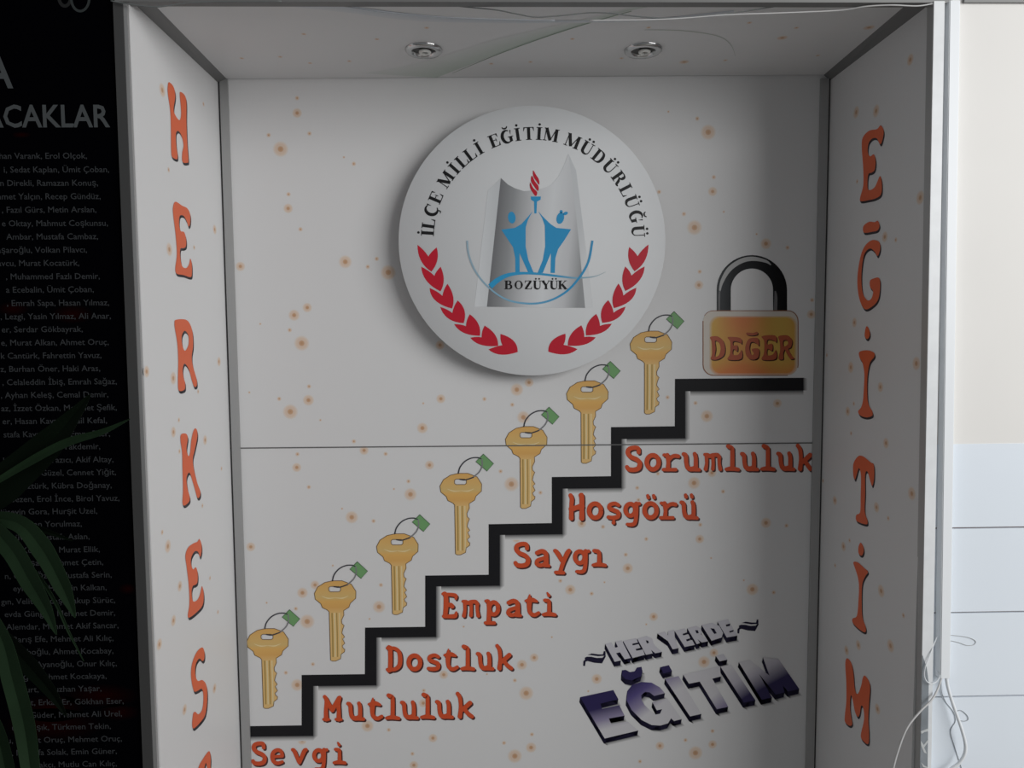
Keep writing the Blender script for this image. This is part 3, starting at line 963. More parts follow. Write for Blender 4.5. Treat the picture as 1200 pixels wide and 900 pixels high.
S(Q3([(318, 268), (398, 248), (440, 318), (482, 308), (448, 238), (530, 222), (645, 448), (568, 466), (508, 375), (458, 388), (520, 480), (440, 497)]), MH)
S(Q3([(548, 230), (715, 195), (738, 250), (662, 268), (672, 288), (745, 270), (770, 318), (706, 334), (718, 356), (800, 340), (825, 408), (670, 448)]), MH)
S(Q3([(728, 200), (850, 165), (920, 200), (935, 255), (955, 290), (1045, 370), (960, 388), (905, 345), (925, 390), (840, 408)]), MH, holes=[Q3([(838, 222), (868, 226), (878, 256), (852, 262)])])
S(Q4([(50, 208), (128, 185), (165, 225), (165, 180), (232, 165), (240, 270), (280, 365), (215, 378), (165, 290)]), MH)
S(Q4([(236, 178), (345, 150), (370, 195), (322, 210), (330, 228), (385, 214), (405, 258), (358, 272), (368, 292), (425, 276), (455, 330), (345, 352)]), MH)
S(Q4([(372, 150), (470, 122), (520, 150), (530, 190), (520, 215), (600, 290), (530, 305), (485, 268), (510, 310), (475, 322)]), MH, holes=[Q4([(458, 170), (488, 172), (497, 203), (472, 205)])])
S(Q4([(528, 115), (640, 90), (720, 125), (760, 200), (745, 250), (635, 285)]), MH, holes=[Q4([(622, 148), (665, 155), (692, 205), (665, 212)])])
S(Q4([(700, 80), (815, 50), (838, 98), (788, 112), (796, 132), (855, 120), (875, 168), (826, 182), (834, 198), (890, 180), (915, 230), (800, 250)]), MH)
a.build('slogan_lettering', back, 'small slanted silver block letters HER YERDE')
for (dx, dy, sc) in ((0, 0, 1.0), (180.4, -37.3, 0.94)):
    a = Art(BACK)
    def orn(pts):
        r = Q3(pts)
        return [(688.7 + dx + (x - 688.7) * sc, 767.1 + dy + (y - 767.1) * sc) for x, y in r]
    a.poly(orn([(95, 408), (150, 390), (235, 402), (292, 402), (300, 362), (322, 360), (325, 400), (305, 420), (230, 426), (150, 414)]), M_NAVY, 4)
    a.poly(orn([(58, 445), (85, 432), (140, 432), (210, 448), (285, 446), (322, 402), (326, 430), (278, 518), (180, 510), (95, 488), (68, 495), (62, 552), (38, 548), (40, 490), (62, 470)]), M_NAVY, 4)
    a.build('slogan_ornament', back, 'curled ribbon flourish ' + ('before HER' if dx == 0 else 'after YERDE'))

# ---- big letters down the two sides
def big(plane, parent, name, items, offp, lab):
    a = Art(plane)
    for (ox, oy, s, pts, hs) in items:
        c = crop(ox, oy, s)
        a.solid(c(pts), M_ORANGE, M_LSHADE2, offp, 2, [c(h) for h in hs], 5)
    a.build(name, parent, lab)


LO = (0.9, 3.0)
big(LEFT, left, 'letter', [(170, 80, 6.43, [(182, 105), (215, 140), (228, 210), (215, 310), (235, 365), (262, 390), (272, 330), (262, 200), (268, 178), (300, 205), (312, 260), (312, 400), (318, 560), (327, 690), (318, 712), (283, 705), (280, 640), (290, 580), (275, 510), (250, 472), (232, 495), (236, 590), (245, 650), (240, 685), (205, 668), (197, 620), (195, 450), (190, 320), (172, 190), (172, 130)], [])], LO, 'orange letter H, topmost of its column')
big(LEFT, left, 'letter', [(170, 220, 6.43, [(230, 105), (280, 135), (318, 155), (340, 200), (340, 265), (328, 292), (315, 255), (290, 212), (262, 212), (256, 270), (268, 325), (295, 335), (310, 390), (308, 440), (290, 455), (266, 460), (265, 520), (280, 590), (310, 605), (330, 580), (342, 535), (353, 580), (352, 660), (335, 673), (290, 658), (240, 648), (228, 610), (240, 500), (230, 350), (212, 200), (212, 140)], [])], LO, 'orange letter E below the H')
big(LEFT, left, 'letter', [(170, 360, 6.43, [(232, 95), (300, 92), (335, 120), (358, 190), (362, 290), (352, 370), (360, 440), (388, 540), (390, 588), (372, 600), (355, 560), (330, 470), (298, 425), (283, 470), (290, 530), (302, 570), (298, 620), (255, 628), (248, 560), (250, 400), (243, 270), (225, 160), (222, 120)], [[(298, 178), (325, 210), (328, 280), (302, 328), (282, 290), (276, 220)]])], LO, 'orange letter R')
big(LEFT, left, 'letter', [(180, 490, 6.43, [(208, 122), (245, 118), (258, 150), (248, 230), (262, 285), (275, 260), (285, 160), (305, 85), (325, 85), (330, 140), (310, 240), (295, 310), (305, 390), (330, 490), (352, 550), (348, 590), (330, 600), (315, 550), (295, 480), (270, 410), (248, 450), (256, 530), (272, 590), (268, 628), (235, 658), (218, 640), (222, 540), (218, 380), (215, 260), (203, 170)], [])], LO, 'orange letter K')
big(LEFT, left, 'letter', [(180, 620, 6.43, [(345, 75), (360, 110), (362, 165), (350, 210), (335, 172), (310, 168), (285, 210), (282, 260), (298, 303), (320, 288), (333, 340), (330, 400), (315, 420), (295, 430), (286, 480), (298, 543), (330, 533), (350, 490), (365, 430), (378, 490), (372, 565), (340, 612), (275, 665), (258, 652), (270, 560), (265, 420), (250, 290), (240, 200), (260, 140), (300, 108), (330, 95)], [])], LO, 'orange letter E above the S')
big(LEFT, left, 'letter', [(190, 740, 5.62, [(262, 105), (278, 130), (278, 178), (265, 195), (245, 178), (222, 215), (218, 280), (235, 325), (265, 320), (290, 350), (298, 420), (290, 520), (270, 575), (210, 638), (198, 610), (205, 540), (220, 530), (240, 545), (265, 510), (272, 430), (262, 378), (235, 390), (212, 395), (198, 350), (190, 280), (198, 210), (225, 140)], [])], LO, 'orange letter S')
big(LEFT, left, 'letter', [(190, 740, 5.62, [(308, 788), (320, 830), (318, 900), (322, 980), (332, 1050), (305, 1060), (292, 1000), (272, 985), (252, 1010), (240, 1060), (215, 1055), (228, 960), (240, 895), (262, 850)], [[(288, 865), (296, 905), (276, 915)]])], LO, 'orange letter A cut off by the lower edge of the view')
RO = (1.0, 2.6)
big(RIGHT, right, 'letter', [(960, 130, 5.625, [(405, 95), (425, 130), (418, 185), (402, 220), (380, 182), (350, 182), (325, 215), (320, 270), (335, 300), (360, 286), (372, 330), (365, 388), (345, 407), (325, 415), (318, 470), (325, 520), (365, 503), (400, 430), (413, 480), (408, 548), (375, 575), (330, 587), (275, 595), (270, 570), (290, 490), (290, 380), (280, 230), (290, 170), (330, 130), (380, 120)], [])], RO, 'dark orange letter E, topmost of its column')
big(RIGHT, right, 'letter', [(960, 240, 5.625, [(295, 135), (330, 112), (365, 114), (385, 105), (398, 135), (385, 168), (350, 178), (300, 185), (288, 165)], []),
                             (960, 240, 5.625, [(355, 232), (395, 245), (402, 290), (385, 338), (365, 308), (335, 288), (300, 320), (283, 400), (278, 500), (290, 590), (320, 630), (345, 615), (355, 570), (335, 540), (335, 500), (360, 485), (390, 480), (402, 510), (395, 600), (370, 652), (310, 690), (275, 650), (255, 570), (252, 470), (268, 360), (290, 290), (320, 250)], [])], RO, 'dark orange letter Ğ')
big(RIGHT, right, 'letter', [(960, 240, 5.625, [(313, 800), (330, 825), (333, 860), (318, 885), (300, 868), (302, 830)], []),
                             (960, 370, 5.625, [(265, 238), (320, 228), (362, 245), (362, 272), (335, 308), (320, 380), (316, 460), (320, 560), (335, 605), (352, 635), (348, 660), (310, 670), (270, 656), (256, 630), (275, 605), (288, 560), (295, 460), (297, 380), (285, 310), (266, 275)], [])], RO, 'dark orange letter İ between Ğ and T')
big(RIGHT, right, 'letter', [(960, 510, 5.625, [(255, 140), (290, 140), (340, 180), (360, 195), (362, 280), (350, 335), (335, 298), (318, 240), (303, 258), (303, 380), (300, 500), (318, 560), (312, 588), (260, 573), (242, 555), (245, 525), (270, 505), (273, 400), (275, 270), (262, 216), (245, 268), (235, 292), (225, 265), (225, 190)], [])], RO, 'dark orange letter T')
big(RIGHT, right, 'letter', [(960, 620, 5.625, [(272, 90), (290, 115), (293, 150), (280, 175), (260, 160), (258, 120)], []),
                             (960, 620, 5.625, [(225, 220), (255, 220), (300, 260), (322, 282), (300, 318), (283, 370), (280, 480), (285, 580), (308, 650), (300, 680), (260, 657), (222, 618), (220, 590), (248, 572), (258, 480), (262, 380), (255, 320), (240, 270)], [])], RO, 'dark orange letter İ above the M')
big(RIGHT, right, 'letter', [(960, 750, 6, [(195, 128), (225, 160), (240, 230), (250, 340), (270, 380), (295, 320), (305, 270), (320, 250), (350, 290), (358, 340), (350, 450), (345, 560), (350, 650), (345, 730), (310, 710), (292, 670), (315, 560), (310, 480), (295, 462), (285, 520), (270, 540), (250, 500), (235, 420), (222, 388), (217, 470), (225, 540), (232, 588), (215, 604), (182, 576), (180, 530), (190, 430), (190, 300), (183, 170)], [])], RO, 'dark orange letter M, lowest of its column')

# ---- waves printed on the overhead panel
M_WAVEG = ramp_mat('green_wave', [(0, WHITE), (1, (0.42, 0.50, 0.43, 1))], 0.42, attr='t')
M_WAVEB = ramp_mat('blue_wave', [(0, WHITE), (1, (0.50, 0.55, 0.61, 1))], 0.42, attr='t')
a = Art(CEIL, 0.0003)
w1 = catmull([(512, 91), (542, 79), (585, 62), (640, 42), (690, 26), (740, 12), (800, 2)], 6)
w2 = catmull([(425, 86), (480, 76), (530, 62), (580, 46), (640, 32), (690, 21), (740, 8), (800, -2)], 6)
for i in range(len(w1) - 1):
    j, j2 = min(int(i * len(w2) / len(w1)), len(w2) - 1), min(int((i + 1) * len(w2) / len(w1)), len(w2) - 1)
    a.flat([w1[i], w1[i + 1], w2[j2], w2[j]], M_WAVEG, 0, [.75, .75, .15, .15])
a.stroke([(530, 86), (585, 63), (640, 43), (690, 27), (740, 13)], [.3, 1, 1.2, 1.3, 1], mat('wave_edge', (0.27, 0.35, 0.27, 1), 0.5), 1, 6, False)
b1 = catmull([(300, 4), (400, 14), (480, 24), (560, 27), (650, 27), (760, 25), (860, 18)], 6)
b2 = catmull([(300, -4), (400, 6), (480, 16), (560, 22), (650, 24), (760, 22), (860, 12)], 6)
a.build('green_wave', top, 'pale green printed wave')
a = Art(CEIL, 0.0003)
for i in range(len(b1) - 1):
    a.flat([b1[i], b1[i + 1], b2[i + 1], b2[i]], M_WAVEB, 2, [.25, .25, .9, .9])
a.build('blue_wave', top, 'pale blue printed wave along the beam')
a = Art(CEIL, 0.0003)
a.stroke([(755, 35), (800, 36), (840, 42), (856, 52), (862, 66)], [.4, .8, .9, .8, .3], mat('wave_line', (0.45, 0.49, 0.44, 1), 0.5), 0, 6, False)
a.build('wave_line', top, 'thin printed curve')

# ------------------------------------------------------------------ round sign
sc = Vector(SIGN.on(624, 283.7))
sr = (SIGN.on(780.3, 283.7) - SIGN.on(467.5, 283.7)).length / 2
mb = MB()
N = 96
mb.lathe(sc, (0, -1, 0), (1, 0, 0), [(0.0001, -0.008), (sr - .0006, -0.008), (sr, -0.0074)], M_SIGNEDGE, N)
mb.lathe(sc, (0, -1, 0), (1, 0, 0), [(sr, -0.0074), (sr, -0.0006)], M_SIGNEDGE, N)
mb.lathe(sc, (0, -1, 0), (1, 0, 0), [(sr, -0.0006), (sr - .0006, 0.0), (0.0001, 0.0)], M_SIGN, N)
sign = mb.build('round_sign', None, None, sc)
tag(sign, 'round white sign board with red laurel branches standing off the spotted back panel', 'sign')
for dx, dz in ((-.2, .2), (.2, .2), (-.2, -.2), (.2, -.2)):
    mb = MB()
    mb.lathe(sc + Vector((dx, 0.046, dz)), (0, -1, 0), (1, 0, 0), [(0.0001, -.007), (0.012, -.007), (0.012, 0.038), (0.0001, 0.038)], M_ALU, 16)
    mb.build('spacer', sign)

# serif capitals: unit cap height 1, centred on x; (points, widths), butt ends
TK, TN, SF = .2, .055, .05
def stem(x, y0=0, y1=1, w=TK):
    return [([(x, y0), (x, y1)], w)]
def serif(x, y, w=.36):
    return [([(x - w / 2, y), (x + w / 2, y)], SF)]
def istem(x, w=TK, s=.38):
    return stem(x, 0, 1, w) + serif(x, .025, s) + serif(x, .975, s)
DOT = lambda x, y: [('dot', x, y, .1)]
BREVE = [([(-.17, 1.3), (-.1, 1.18), (0, 1.15), (.1, 1.18), (.17, 1.3)], [.05, .09, .1, .09, .05])]
Lg = istem(-.14) + [([(-.1, .03), (.3, .03)], SF), ([(.33, .34), (.27, .02)], [.02, .11])]
Eg = istem(-.16) + [([(-.1, .03), (.28, .03)], SF), ([(.32, .32), (.26, .02)], [.02, .11]), ([(-.1, .97), (.26, .97)], SF), ([(.29, .70), (.24, .98)], [.02, .11]), ([(-.1, .52), (.12, .52)], SF), ([(.14, .66), (.14, .38)], [.03, .05])]
Gg = [(arcp(.02, .5, .31, .48, 60, 300, 16), [.06, .08, .11, .14, .17, .19, .2, .21, .21, .21, .2, .19, .17, .14, .11, .08, .06]), ([(.30, .95), (.26, .62)], [.08, .02]), ([(.24, .05), (.24, .44)], .19), serif(.24, .44, .36)[0], ([(.10, .03), (.24, .06)], .06)]
Cg = [(arcp(.04, .5, .33, .48, 50, 310, 16), [.06, .08, .11, .14, .17, .19, .2, .21, .21, .21, .2, .19, .17, .14, .11, .08, .05]), ([(.31, .97), (.27, .62)], [.09, .02])]
Mg = [([(-.36, 0), (-.36, 1)], .055), ([(.34, 0), (.34, 1)], TK), ([(-.34, 1), (.0, .06)], TK), ([(.0, .06), (.3, .98)], .06)] + serif(-.36, .025, .26) + serif(.34, .025, .36) + serif(-.36, .975, .22) + serif(.38, .975, .28)
Ug = [([(-.22, 1), (-.22, .34), (-.17, .14), (0, .035), (.16, .1), (.24, .3), (.25, 1)], [TK, TK, .19, .13, .07, .055, .055])] + serif(-.22, .975, .36) + serif(.25, .975, .26)
Dg = istem(-.2) + [([(-.2, .97), (.02, .96), (.2, .84), (.27, .5), (.2, .16), (.02, .04), (-.2, .03)], [.05, .07, .16, .2, .16, .07, .05])]
Rg = istem(-.2) + [([(-.2, .97), (.04, .96), (.16, .86), (.17, .74), (.14, .6), (.02, .52), (-.2, .51)], [.05, .07, .16, .2, .15, .07, .05]), ([(0, .52), (.14, .3), (.22, .06), (.38, .03)], [.1, .18, .17, .05])]
Tg = istem(0)[:2] + [([(-.32, .97), (.32, .97)], SF), ([(-.34, .68), (-.29, .98)], [.02, .1]), ([(.34, .68), (.29, .98)], [.02, .1])]
Bg = istem(-.22) + [([(-.2, .97), (.02, .96), (.13, .86), (.13, .7), (.02, .56), (-.2, .53)], [.05, .07, .16, .17, .08, .05]), ([(-.2, .53), (.06, .52), (.2, .4), (.2, .18), (.06, .05), (-.2, .03)], [.05, .08, .17, .19, .09, .05])]
Og = [(ell(0, .5, .28, .46, 24), [.2 - .13 * abs(math.sin(2 * math.pi * k / 24)) for k in range(25)])]
Zg = [([(.24, .95), (-.22, .05)], TK), ([(-.26, .97), (.3, .97)], .06), ([(-.3, .03), (.3, .03)], .06), ([(-.28, .7), (-.24, .97)], [.02, .1]), ([(.33, .32), (.27, .03)], [.02, .1])]
Yg = [([(0, 0), (0, .5)], TK), ([(-.3, .98), (.0, .45)], TK), ([(.28, .98), (.02, .45)], .06)] + serif(0, .025, .36) + serif(-.28, .975, .34) + serif(.28, .975, .24)
Kg = istem(-.22) + [([(-.16, .42), (.26, .97)], .06), ([(-.06, .58), (.3, .02)], TK)] + serif(.26, .975, .26) + serif(.28, .025, .36)
SER = {'İ': istem(0) + DOT(0, 1.22), 'L': Lg, 'Ç': Cg + [([(.04, .02), (.1, -.1), (.06, -.22), (-.06, -.24)], [.05, .08, .08, .03])], 'E': Eg, 'M': Mg, 'Ğ': Gg + BREVE, 'T': Tg, 'Ü': Ug + DOT(-.14, 1.2) + DOT(.16, 1.2),
       'D': Dg, 'R': Rg, 'B': Bg, 'O': Og, 'Z': Zg, 'Y': Yg, 'K': Kg}
def put(art, ch, x, y, s, ang, m, layer, wx=1.0, bold=1.0):
    ca, sa = math.cos(ang), math.sin(ang)
    f = lambda u, v: (x + (u * wx * ca + v * sa) * s, y + (u * wx * sa - v * ca) * s)
    for it in SER[ch]:
        if it[0] == 'dot':
            art.disc(*f(it[1], it[2]), it[3] * s, m, layer)
            continue
        pts, wd = it
        art.stroke([f(*q) for q in pts], [w * s * bold for w in wd] if isinstance(wd, (list, tuple)) else wd * s * bold, m, layer, 5, False)
a = Art(SIGN)
TXT = [('İ', 500.4, 273), ('L', 501.7, 262.4), ('Ç', 505.9, 246.3), ('E', 510.6, 231.3), ('M', 521.8, 210), ('İ', 531.5, 196.8), ('L', 541.0, 188.6), ('L', 550.8, 180.8), ('İ', 560.9, 173.2), ('E', 579.5, 165.5), ('Ğ', 593.9, 160.2),
       ('İ', 606.5, 157), ('T', 619.6, 156.3), ('İ', 631.8, 156.3), ('M', 645.6, 158.4), ('M', 670.6, 166.4), ('Ü', 688.0, 173.7), ('D', 702.2, 182.9), ('Ü', 713.8, 196.3), ('R', 725.5, 208.7), ('L', 733.7, 222.8), ('Ü', 740.8, 236.6), ('Ğ', 746.3, 253.5), ('Ü', 748.6, 271.3)]
TC, TR = (624.6, 280.0), 116.3
for ch, x, y in TXT:
    an = math.atan2(x - TC[0], TC[1] - y)
    put(a, ch, TC[0] + TR * math.sin(an), TC[1] - TR * math.cos(an), 14.9, an, M_INK, 1, 1.2, 1.22)
a.build('arc_lettering', sign, 'black serif capitals İLÇE MİLLİ EĞİTİM MÜDÜRLÜĞÜ along an arc')

T = crop(540, 180, 4.735)
sgn_b = world_loc(sign)
gs = lambda p: SIGN.on(*T([p])[0]) - sgn_b
a = Art(SIGN)
M_TOWL = ramp_mat('tower_side', [(0, (0.66, 0.68, 0.70, 1)), (1, (0.54, 0.56, 0.58, 1))], 0.4, p0=gs((75, 600)), p1=gs((200, 600)))
M_TOWR = ramp_mat('tower_far_side', [(0, (0.56, 0.58, 0.60, 1)), (1, (0.66, 0.675, 0.69, 1))], 0.4, p0=gs((640, 500)), p1=gs((715, 520)))
M_TOW = ramp_mat('tower_face', [(0, (0.13, 0.13, 0.14, 1)), (.2, (0.27, 0.28, 0.29, 1)), (.45, (0.56, 0.57, 0.59, 1)), (.62, (0.66, 0.68, 0.70, 1)), (.85, (0.55, 0.56, 0.58, 1)), (1, (0.30, 0.31, 0.32, 1))], 0.4, p0=gs((150, 560)), p1=gs((672, 620)))
a.poly(T([(150, 205), (222, 135), (145, 850), (75, 850)]), M_TOWL, 1)
a.poly(T([(597, 0), (640, 95), (735, 852), (690, 856), (625, 200)]), M_TOWR, 1)
a.poly(T([(222, 135), (262, 172), (300, 192), (350, 208), (400, 205), (450, 195), (500, 175), (540, 130), (570, 70), (597, 0), (625, 200), (658, 520), (690, 856), (145, 850)]), M_TOW, 2)
a.build('tower_emblem', sign, 'grey shaded notched tower')
a = Art(SIGN)
a.poly(T([(398, 320), (372, 352), (335, 392), (300, 412), (225, 422), (250, 460), (290, 520), (302, 580), (303, 662), (327, 662), (326, 552), (375, 662), (405, 662), (375, 590), (360, 515), (360, 410), (372, 370)]), M_BLUE, 4)
a.disc(*T([(283, 355)])[0], 21 / 4.735, M_BLUE, 4, 20, 33 / 4.735, -.12)
a.build('figure_emblem', sign, 'blue armed figure holding up the torch from its left')
a = Art(SIGN)
a.poly(T([(430, 320), (462, 356), (497, 390), (530, 412), (612, 420), (575, 480), (540, 530), (525, 580), (522, 662), (498, 662), (500, 552), (455, 662), (426, 662), (455, 590), (468, 515), (466, 400), (452, 360)]), M_BLUE, 4)
a.disc(*T([(552, 358)])[0], 21 / 4.735, M_BLUE, 4, 20, 33 / 4.735, .25)
a.disc(*T([(557, 322)])[0], 9 / 4.735, M_BLUE, 4, 14)
a.disc(*T([(581, 332)])[0], 14 / 4.735, M_BLUE, 4, 14, 9 / 4.735, -.4)
a.build('figure_emblem', sign, 'blue figure with a hair bow')
a = Art(SIGN)
a.poly(T([(388, 238), (444, 238), (443, 256), (423, 266), (420, 332), (408, 332), (407, 266), (390, 256)]), M_BLUE, 5)
tor = a.build('torch_emblem', sign, 'blue torch')
a = Art(SIGN)
a.poly(T([(402, 93), (418, 118), (434, 145), (435, 172), (418, 150), (402, 122)]), M_CRIMSON, 5, (), 3)
a.poly(T([(395, 122), (412, 155), (432, 182), (428, 208), (408, 182), (390, 152)]), M_CRIMSON, 5, (), 3)
a.poly(T([(386, 160), (402, 190), (424, 214), (416, 236), (396, 212), (384, 184)]), M_CRIMSON, 5, (), 3)
a.build('flame', tor, 'crimson flame of three slanted strips')
a = Art(SIGN)
M_WAVE = ramp_mat('wave_blue_grey', [(0, (0.30, 0.42, 0.50, 1)), (.35, (0.20, 0.42, 0.58, 1)), (.8, (0.03, 0.29, 0.56, 1)), (1, (0.05, 0.30, 0.55, 1))], 0.4, p0=gs((35, 500)), p1=gs((735, 500)))
M_WAVE2 = ramp_mat('wave_blue_fade', [(0, (0.03, 0.31, 0.58, 1)), (.55, (0.04, 0.31, 0.57, 1)), (.8, (0.25, 0.42, 0.52, 1)), (1, (0.5, 0.55, 0.58, 1))], 0.4, p0=gs((165, 700)), p1=gs((805, 660)))
a.stroke(T([(35, 483), (44, 560), (80, 650), (150, 738), (250, 808), (370, 832), (480, 820), (580, 770), (655, 692), (708, 600), (731, 483)]), [2.2, 2.0, 1.9, 1.9, 2, 2.2, 2.3, 2.4, 2.6, 2.6, 2.4], M_WAVE, 6, 6, False)
a.stroke(T([(163, 738), (200, 705), (255, 676), (330, 664), (430, 667), (550, 681), (640, 690), (740, 682), (805, 656)]), [6.6, 6.0, 4.6, 3.2, 2.6, 2.4, 2.0, 1.3, .4], M_WAVE2, 5, 6, False)
a.build('wave_emblem', sign, 'blue curved waves fading to grey')
a = Art(SIGN)
for ch, x in zip('BOZÜYÜK', (596.4, 607.9, 619, 629.8, 639.9, 649.4, 659.3)):
    put(a, ch, x, 338.9, 10.1, 0, M_INK, 7, 1.3, 1.25)
a.build('town_lettering', sign, 'black serif capitals BOZÜYÜK')

# laurel branches
LP = crop(475, 270, 5.627)
PAIRS = [((80, 95), (207, 112), (172, 272), (152, 172), (80, 215), (232, 200)),
         ((105, 240), (233, 240), (232, 402), (192, 300), (112, 345), (274, 330)),
         ((160, 380), (278, 352), (308, 515), (245, 432), (165, 480), (338, 440)),
         ((230, 505), (345, 462), (385, 612), (310, 545), (262, 605), (415, 520)),
         ((322, 618), (425, 553), (492, 695), (400, 632), (365, 695), (505, 610)),
         ((428, 708), (523, 628), (612, 762), (503, 705), (480, 775), (615, 680)),
         ((548, 785), (628, 683), (741, 802), (640, 757), (615, 845), (745, 715))]
def quad(p, c, q, n=9):
    return [((1 - t) ** 2 * p[0] + 2 * t * (1 - t) * c[0] + t * t * q[0], (1 - t) ** 2 * p[1] + 2 * t * (1 - t) * c[1] + t * t * q[1]) for t in [k / n for k in range(n)]]
for mir in (0, 1):
    a = Art(SIGN)
    for (to, ti, b, nt_, co, ci) in PAIRS:
        loop = quad(to, co, b) + quad(b, ci, ti) + quad(ti, ((ti[0] + nt_[0]) / 2 - 12, (ti[1] + nt_[1]) / 2), nt_, 4) + quad(nt_, ((nt_[0] + to[0]) / 2 + 6, (nt_[1] + to[1]) / 2 - 8), to, 4)
        pts = LP(loop)
        if mir:
            pts = [(1249.2 - x, y - .4) for x, y in pts]
        a.poly(pts, M_CRIMSON, 1)
    a.build('laurel_branch', sign, 'red laurel branch curving ' + ('up to the letter Ü' if mir else 'up to the letter İ'))

# ------------------------------------------------------------------ downlights
def downlight(px, lab):
    c = CEIL.on(px, 58)
    r = (CEIL.on(px + 22, 58) - CEIL.on(px - 22, 58)).length / 2
    n = CEIL.n
    root = empty('downlight', c)
    tag(root, lab, 'ceiling light', 'round downlights in the overhead panel')
    mb = MB()
    mb.lathe(c, n, (1, 0, 0), [(r, 0.0), (r * .985, .004), (r * .90, .0075), (r * .72, .0075), (r * .64, .006), (r * .60, .0005)], M_CHROME, 40)
    mb.build('trim_ring', root)
    mb = MB()
    mb.lathe(c, n, (1, 0, 0), [(r * .62, .0012), (r * .3, .0009), (0.0002, .0006)], M_ALUDK, 32)
    mb.build('reflector', root)
    mb = MB()
    pts = []
    for k in range(30):
        t = k / 29
        an = math.radians(60 + 400 * t)
        rr_ = r * (.08 + .30 * t)
        pts.append(c + n * (.0045 + .003 * (1 - t)) + Vector((math.cos(an) * rr_, math.sin(an) * rr_, 0)))
    mb.tube(pts, .0042, M_BULB, 8)
    mb.build('spiral_bulb', root)


downlight(496.5, 'chrome downlight overhead beside the green wave, with unlit spiral bulb')
downlight(753.8, 'chrome downlight overhead nearer the shaded EĞİTİM panel, with unlit spiral bulb')


# ------------------------------------------------------------------ black banner
zb = 0.12
x1t, x1b = FRONT.on(136, 14), FRONT.on(170, 900)
f = lambda z: line3(x1t, x1b, z).x + 0.004
BAN = Plane((0, -D - 0.002, 0), (0, -1, 0))
mb = MB()
zt_ = 2.62
pts = [Vector((-1.35, -D - .002, zt_)), Vector((f(zt_), -D - .002, zt_)), Vector((f(zb), -D - .002, zb)), Vector((-1.35, -D - .002, zb))]
mb.prism(pts, [p + Vector((0, .02, 0)) for p in pts], M_BANNER)
ban = mb.build('name_banner', None, None, Vector((-.7, -D, zb)))
tag(ban, 'tall black banner printed with a long grey list of names', 'banner')
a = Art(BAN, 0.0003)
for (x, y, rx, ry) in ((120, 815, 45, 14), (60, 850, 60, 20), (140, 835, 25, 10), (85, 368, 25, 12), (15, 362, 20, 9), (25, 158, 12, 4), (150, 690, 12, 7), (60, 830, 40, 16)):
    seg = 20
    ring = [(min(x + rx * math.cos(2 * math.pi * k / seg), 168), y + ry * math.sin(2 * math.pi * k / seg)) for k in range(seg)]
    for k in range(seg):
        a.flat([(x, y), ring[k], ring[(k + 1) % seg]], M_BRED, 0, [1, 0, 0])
o = a.build('red_smudges', ban, 'dim red printed smudges')  # dark red smudges belonging to the banner's print
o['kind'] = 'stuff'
a = Art(BAN, 0.0003)
M_RINGP = mat('banner_ring', (0.030, 0.036, 0.036, 1), 0.5)
M_RINGP2 = mat('banner_ring_dim', (0.012, 0.012, 0.012, 1), 0.5)
a.stroke(arcp(94, -2, 10.5, 15, -30, 210, 16), 3, M_RINGP, 2, 4)
a.build('printed_ring', ban, 'grey ring')
a = Art(BAN, 0.0003)
a.stroke(arcp(76, -4, 7, 11, 0, 180, 12), 4, M_RINGP2, 1, 4)
a.build('printed_ring', ban, 'dim brown ring')


def text_mesh(s, size, bold=0.0):
    cu = bpy.data.curves.new('t', 'FONT')
    cu.body = s
    cu.size = size
    cu.offset = bold
    cu.resolution_u = 2
    ob = bpy.data.objects.new('t', cu)
    COL.objects.link(ob)
    bpy.context.view_layer.update()
    dg = bpy.context.evaluated_depsgraph_get()
    me = bpy.data.meshes.new_from_object(ob.evaluated_get(dg))
    V = [tuple(v.co) for v in me.vertices]
    Fs = [tuple(p.vertices) for p in me.polygons]
    bpy.data.objects.remove(ob)
    bpy.data.meshes.remove(me)
    bpy.data.curves.remove(cu)
    return V, Fs


def banner_text(mb, s, xr, yb, cap, m, width=None):
    """right end and baseline in photo pixels, cap height in pixels"""
    end = BAN.on(xr, yb, .0012)
    ppm = 1 / (BAN.on(xr, yb) - BAN.on(xr - 1, yb)).length
    V, Fs = text_mesh(s, cap / .727 / ppm, (.018 if cap > 20 else .004) * cap / .727 / ppm)
    mx = max(v[0] for v in V)
    k = 1.06
    if width:
        k = width / ppm / (mx - min(v[0] for v in V))
    mb.mesh([(end.x + (v[0] - mx) * k, end.y, end.z + v[1]) for v in V], Fs, m)


